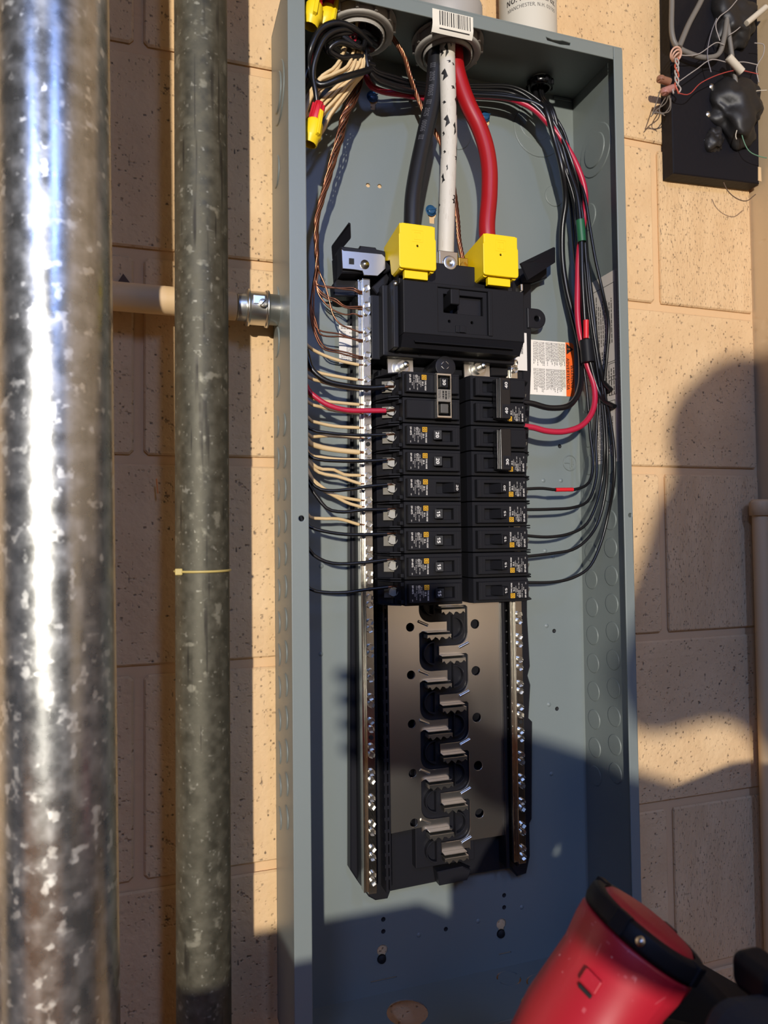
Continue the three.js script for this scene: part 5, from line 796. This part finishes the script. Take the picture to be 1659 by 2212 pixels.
{
  // phone: lens exactly where the camera is, its body just behind it
  const pq = camera.quaternion.clone(), loc = (x, y, z) => V3(x, y, z).applyQuaternion(pq).add(EYE);
  const ph = thing('phone', 'black phone held up behind the camera position', 'phone', loc(-0.014, -0.121, 0.013));
  const place = g => g.applyQuaternion(pq).translate(EYE.x, EYE.y, EYE.z);
  part('phone_body', place(new RoundedBoxGeometry(0.078, 0.156, 0.010, 3, 0.004).translate(-0.014, -0.043, 0.013)), M.black, ph);
  part('phone_screen', place(new THREE.PlaneGeometry(0.067, 0.141).translate(-0.014, -0.043, 0.01825)), S(0x050506, 0.15), ph);
  // photographer, facing the wall, right hand on the phone, left hand on the tool
  const A = (x, y, z) => V3(x, y - Y0, z);
  const pel = A(0.30, 0.93, 1.24), chest = A(0.225, 1.22, 1.18), neck = A(0.150, 1.395, 1.11), head = A(0.128, 1.495, 1.06);
  const shL = A(0.095, 1.345, 1.12), shR = A(0.36, 1.325, 1.15);
  const wrR = loc(0.075, -0.125, 0.045), elR = A(0.345, 1.03, 1.02);
  const elL = A(-0.006, 1.318, 1.07), wrL = A(0.036, 1.46, 1.06), hL = A(0.056, 1.52, 1.06);
  const ft = (s) => A(0.33 + s * 0.11, 0.05, 1.22), kn = s => A(0.32 + s * 0.10, 0.5, 1.2), hp = s => A(0.305 + s * 0.085, 0.9, 1.24);
  const body = [[pel, 0.15, chest, 0.135], [chest, 0.135, neck.clone().add(V3(0, -0.06, 0.02)), 0.09], [shL, 0.06, shR, 0.07], [neck.clone().add(V3(0, -0.05, 0.01)), 0.058, head.clone().add(V3(0, -0.04, 0.01)), 0.055],
    [shL, 0.062, elL, 0.047], [elL, 0.047, wrL, 0.033], [shR, 0.068, elR, 0.05], [elR, 0.05, wrR, 0.034]];
  for (const s of [-1, 1]) body.push([hp(s), 0.095, kn(s), 0.066], [kn(s), 0.064, ft(s), 0.045], [ft(s), 0.045, ft(s).add(V3(s * 0.02, -0.012, -0.16)), 0.034]);
  const bf = bones(body, 0.05);
  const person = thing('person', 'person in a dark jacket and blue jeans holding up a phone', 'person', A(0.33, 0.0, 1.2));
  const jacket = [0.030, 0.032, 0.040], jeans = [0.035, 0.055, 0.11], skin = [0.42, 0.24, 0.16], shoe = [0.02, 0.018, 0.016];
  const paint = (g, fn) => { const p = g.attributes.position, c = new Float32Array(p.count * 3); for (let i = 0; i < p.count; i++) c.set(fn(p.getX(i), p.getY(i), p.getZ(i)), i * 3); g.setAttribute('color', new THREE.BufferAttribute(c, 3)); return g; };
  const gb = paint(sdfMesh((x, y, z) => y < -0.87 ? 1 : bf(x, y, z), A(0.2, 0.82, 1.0), 0.86, 144), (x, y, z) => { const h = y + Y0; return h < 0.09 ? shoe : h < 0.93 && z > 0.9 ? jeans : h > 1.44 ? skin : jacket; });
  // head with brow, nose, chin and ears, looking down at the phone
  const gaze = EYE.clone().sub(head).normalize(), hx = V3(0, 1, 0).cross(gaze).negate().normalize(), hy = gaze.clone().cross(hx).negate().normalize(), H3 = (a, b, c) => head.clone().addScaledVector(hx, a).addScaledVector(hy, b).addScaledVector(gaze, c);
  const hb = bones([[H3(0, 0.03, -0.015), 0.078, H3(0, 0.025, 0.012), 0.074], [H3(0, -0.03, 0.02), 0.056, H3(0, -0.065, 0.045), 0.032], [H3(0, 0.012, 0.082), 0.008, H3(0, -0.018, 0.098), 0.012], [H3(-0.03, 0.02, 0.074), 0.010, H3(0.03, 0.02, 0.074), 0.010], [H3(-0.016, -0.048, 0.074), 0.007, H3(0.016, -0.048, 0.074), 0.007], [H3(-0.078, 0.01, 0), 0.012, H3(-0.08, -0.022, 0.004), 0.009], [H3(0.078, 0.01, 0), 0.012, H3(0.08, -0.022, 0.004), 0.009], [H3(0, -0.05, 0), 0.052, neck, 0.055]], 0.022);
  const gh = paint(sdfMesh(hb, head, 0.16, 84), () => skin);
  // hands: palm and five bent fingers each
  const fingerChain = (base, dir, curl, lens, r) => { const o = []; let p = base.clone(), d = dir.clone(); lens.forEach((l, i) => { const q = p.clone().addScaledVector(d, l); o.push([p, r - i * 0.0007, q, r - (i + 1) * 0.0008]); p = q; d = d.clone().add(curl).normalize(); }); return o; };
  const palmR = loc(0.022, -0.095, 0.036), hr = [[wrR, 0.028, palmR, 0.026], [loc(0.03, -0.07, 0.032), 0.018, loc(0.012, -0.12, 0.034), 0.018]];
  const side = V3(-1, 0.05, -0.35).applyQuaternion(pq).normalize(), cu = V3(0.15, 0, -0.75).applyQuaternion(pq);
  for (let k = 0; k < 4; k++) hr.push(...fingerChain(loc(0.018 - 0.002 * k, -0.055 - 0.021 * k, 0.026), V3(-1, 0.1, 0.06).applyQuaternion(pq).normalize(), V3(0.1, 0, -0.35).applyQuaternion(pq), [0.042 - 0.002 * k, 0.028 - 0.002 * k, 0.02], 0.0092));
  hr.push(...fingerChain(loc(0.03, -0.105, 0.03), V3(-0.25, 1, -0.25).applyQuaternion(pq).normalize(), V3(-0.3, 0, 0.1).applyQuaternion(pq), [0.035, 0.028], 0.0105));
  const ghr = paint(sdfMesh(bones(hr, 0.008), palmR, 0.12, 76), () => skin);
  const hl = [[wrL, 0.027, hL, 0.025], [hL.clone().add(V3(-0.008, 0.01, -0.02)), 0.017, hL.clone().add(V3(0.008, 0.01, 0.02)), 0.017]];
  for (let k = 0; k < 4; k++) hl.push(...fingerChain(hL.clone().add(V3(0.004, 0.018, -0.028 + 0.019 * k)), V3(0.55, 0.8, 0.02).normalize(), V3(0.5, -0.2, 0), [0.036 - 0.002 * Math.abs(k - 1.5), 0.025, 0.019], 0.0088));
  hl.push(...fingerChain(hL.clone().add(V3(0.004, -0.005, -0.026)), V3(0.6, 0.5, -0.6).normalize(), V3(0.2, -0.1, 0.2), [0.034, 0.026], 0.0105));
  const ghl = paint(sdfMesh(bones(hl, 0.008), hL, 0.12, 76), () => skin);
  part('body', mergeGeometries([gb, gh, ghr, ghl]), S(0xffffff, 0.8, 0, { vertexColors: true }), person);
  const capG = sdfMesh((x, y, z) => { const d = bones([[H3(0, 0.045, -0.012), 0.083, H3(0, 0.04, 0.01), 0.081]], 0.01)(x, y, z), e = V3(x, y, z).sub(head).dot(hy); return Math.max(d, 0.036 - e); }, H3(0, 0.05, 0), 0.12, 60);
  part('cap', capG, S(0x2b2b30, 0.85), person);
  for (const s of [-1, 1]) { const e = H3(s * 0.031, 0.006, 0.068); part('eye', new THREE.SphereGeometry(0.0115, 14, 10).translate(e.x, e.y, e.z), S(0xd8d4cc, 0.3), person); const pp = H3(s * 0.031, 0.006, 0.0765); part('iris', new THREE.SphereGeometry(0.0045, 10, 8).translate(pp.x, pp.y, pp.z), S(0x2a1c12, 0.3), person); }
  // unseen yellow cart, added for the level shadow and the conduit's yellow reflection
  const c = thing('added_cart', 'unseen yellow cart added to cast the level shadow across the lower wall', 'tool cart', A(-0.40, 0, 0.80));
  const cy = 1.046, x0 = -0.76, x1 = -0.05;
  part('cart_top', bx(x0, x1, cy - Y0 - 0.03, cy - Y0, 0.55, 1.02, 0.006), M.blackMat, c);
  part('cart_body', bx(x0 + 0.02, x1 - 0.02, 0.14 - Y0, cy - Y0 - 0.03, 0.57, 1.0, 0.008), M.cart = S(0xd79a1c, 0.45), c);
  for (let k = 0; k < 4; k++) { const y = 0.2 + k * 0.2; const d = part('drawer', bx(x0 + 0.04, x1 - 0.04, y - Y0, y + 0.18 - Y0, 0.995, 1.012, 0.004), M.cart, c); part('drawer_pull', bx(x0 + 0.12, x1 - 0.12, y + 0.14 - Y0, y + 0.155 - Y0, 1.012, 1.026, 0.004), M.emt, d); }
  for (const x of [x0 + 0.06, x1 - 0.06]) for (const z of [0.62, 0.95]) part('caster', join([new THREE.TorusGeometry(0.045, 0.016, 8, 20).rotateY(Math.PI / 2).translate(x, 0.061 - Y0, z), bx(x - 0.02, x + 0.02, 0.06 - Y0, 0.14 - Y0, z - 0.02, z + 0.02, 0.003)]), M.blackMat, c);
}
{
  // stepladder under the tool
  const e = TOOL.top.clone().addScaledVector(TOOL.dn, 0.188), ly = e.y - 0.012, x0 = e.x - 0.06, x1 = e.x + 0.44, z0 = e.z - 0.06, z1 = e.z + 0.21;
  const t = thing('stepladder', 'stepladder with a black top cap carrying the red power tool', 'stepladder', V3((x0 + x1) / 2, -Y0, (z0 + z1) / 2));
  part('top_cap', bx(x0, x1, ly - 0.06, ly, z0, z1, 0.012), M.blackMat, t);
  for (const [x, s] of [[x0 + 0.04, -1], [x1 - 0.04, 1]]) { part('front_rail', along(bx(-0.015, 0.015, 0, ly + Y0 - 0.05, -0.03, 0.03, 0.003), V3(x + s * 0.06, -Y0, z1 + 0.24), V3(x, ly - 0.05, z1 - 0.03)), M.cart, t); part('rear_rail', along(bx(-0.012, 0.012, 0, ly + Y0 - 0.05, -0.02, 0.02, 0.003), V3(x + s * 0.03, -Y0, z0 - 0.12), V3(x, ly - 0.05, z0 + 0.03)), M.cart, t); }
  for (let k = 1; k < 4; k++) { const y = -Y0 + (ly + Y0) * k / 4, w = 0.06 * (1 - k / 4); part('step', bx(x0 + 0.04 - w, x1 - 0.04 + w, y - 0.015, y + 0.015, z1 + 0.24 * (1 - k / 4) - 0.05, z1 + 0.24 * (1 - k / 4) + 0.03, 0.003), M.emt, t); }
  // dark tool bag on the ladder, right of the tool
  const bag = thing('tool_bag', 'dark blue fabric tool bag on the stepladder behind the red tool', 'tool bag', V3(0.33, ly, 0.475));
  const bs = new THREE.Shape(); bs.moveTo(0.158, ly + 0.002); bs.lineTo(0.152, 0.19); bs.quadraticCurveTo(0.153, 0.232, 0.175, 0.233); bs.lineTo(0.228, 0.2265); bs.quadraticCurveTo(0.25, 0.236, 0.29, 0.244); bs.lineTo(0.38, 0.262); bs.quadraticCurveTo(0.47, 0.266, 0.475, 0.22); bs.lineTo(0.47, ly + 0.002); bs.closePath();
  part('bag_body', extr(bs, 0.545, 0.14, 0.014, 3), M.bag = S(0x1c2430, 0.85, 0, { bumpMap: peel, bumpScale: 0.0008 }), bag);
  part('front_pocket', bx(0.19, 0.44, ly + 0.015, 0.17, 0.392, 0.408, 0.006), M.bag, bag);
  part('zip_edge', bx(0.185, 0.445, 0.166, 0.172, 0.388, 0.393, 0.001), M.blackMat, bag);
  const hk = atD(1650, 2112, 0.40); part('strap_end', new RoundedBoxGeometry(0.022, 0.022, 0.03, 2, 0.007).translate(hk.x, hk.y, hk.z), M.blackMat, bag);
  const pb = thing('blocker_box', 'unseen open cardboard box added on the stepladder to block light', 'box', V3(0.085, ly, 0.475));  // unseen box added to block a stray lit patch inside the enclosure
  for (const [a, b, c, e2] of [[0.02, 0.15, 0.44, 0.444], [0.02, 0.15, 0.516, 0.52], [0.02, 0.024, 0.444, 0.516], [0.146, 0.15, 0.444, 0.516]]) part('box_wall', bx(a, b, ly, 0.198, c, e2, 0.0008), M.card = M.card || S(0x8a6a48, 0.9), pb);
  part('box_floor', bx(0.024, 0.146, ly, ly + 0.003, 0.444, 0.516, 0.0005), M.card, pb);
  console.log('ladder top', x0, x1, ly + Y0, z0, z1);
}
console.log('photographer done');
renderer.render(scene, camera);
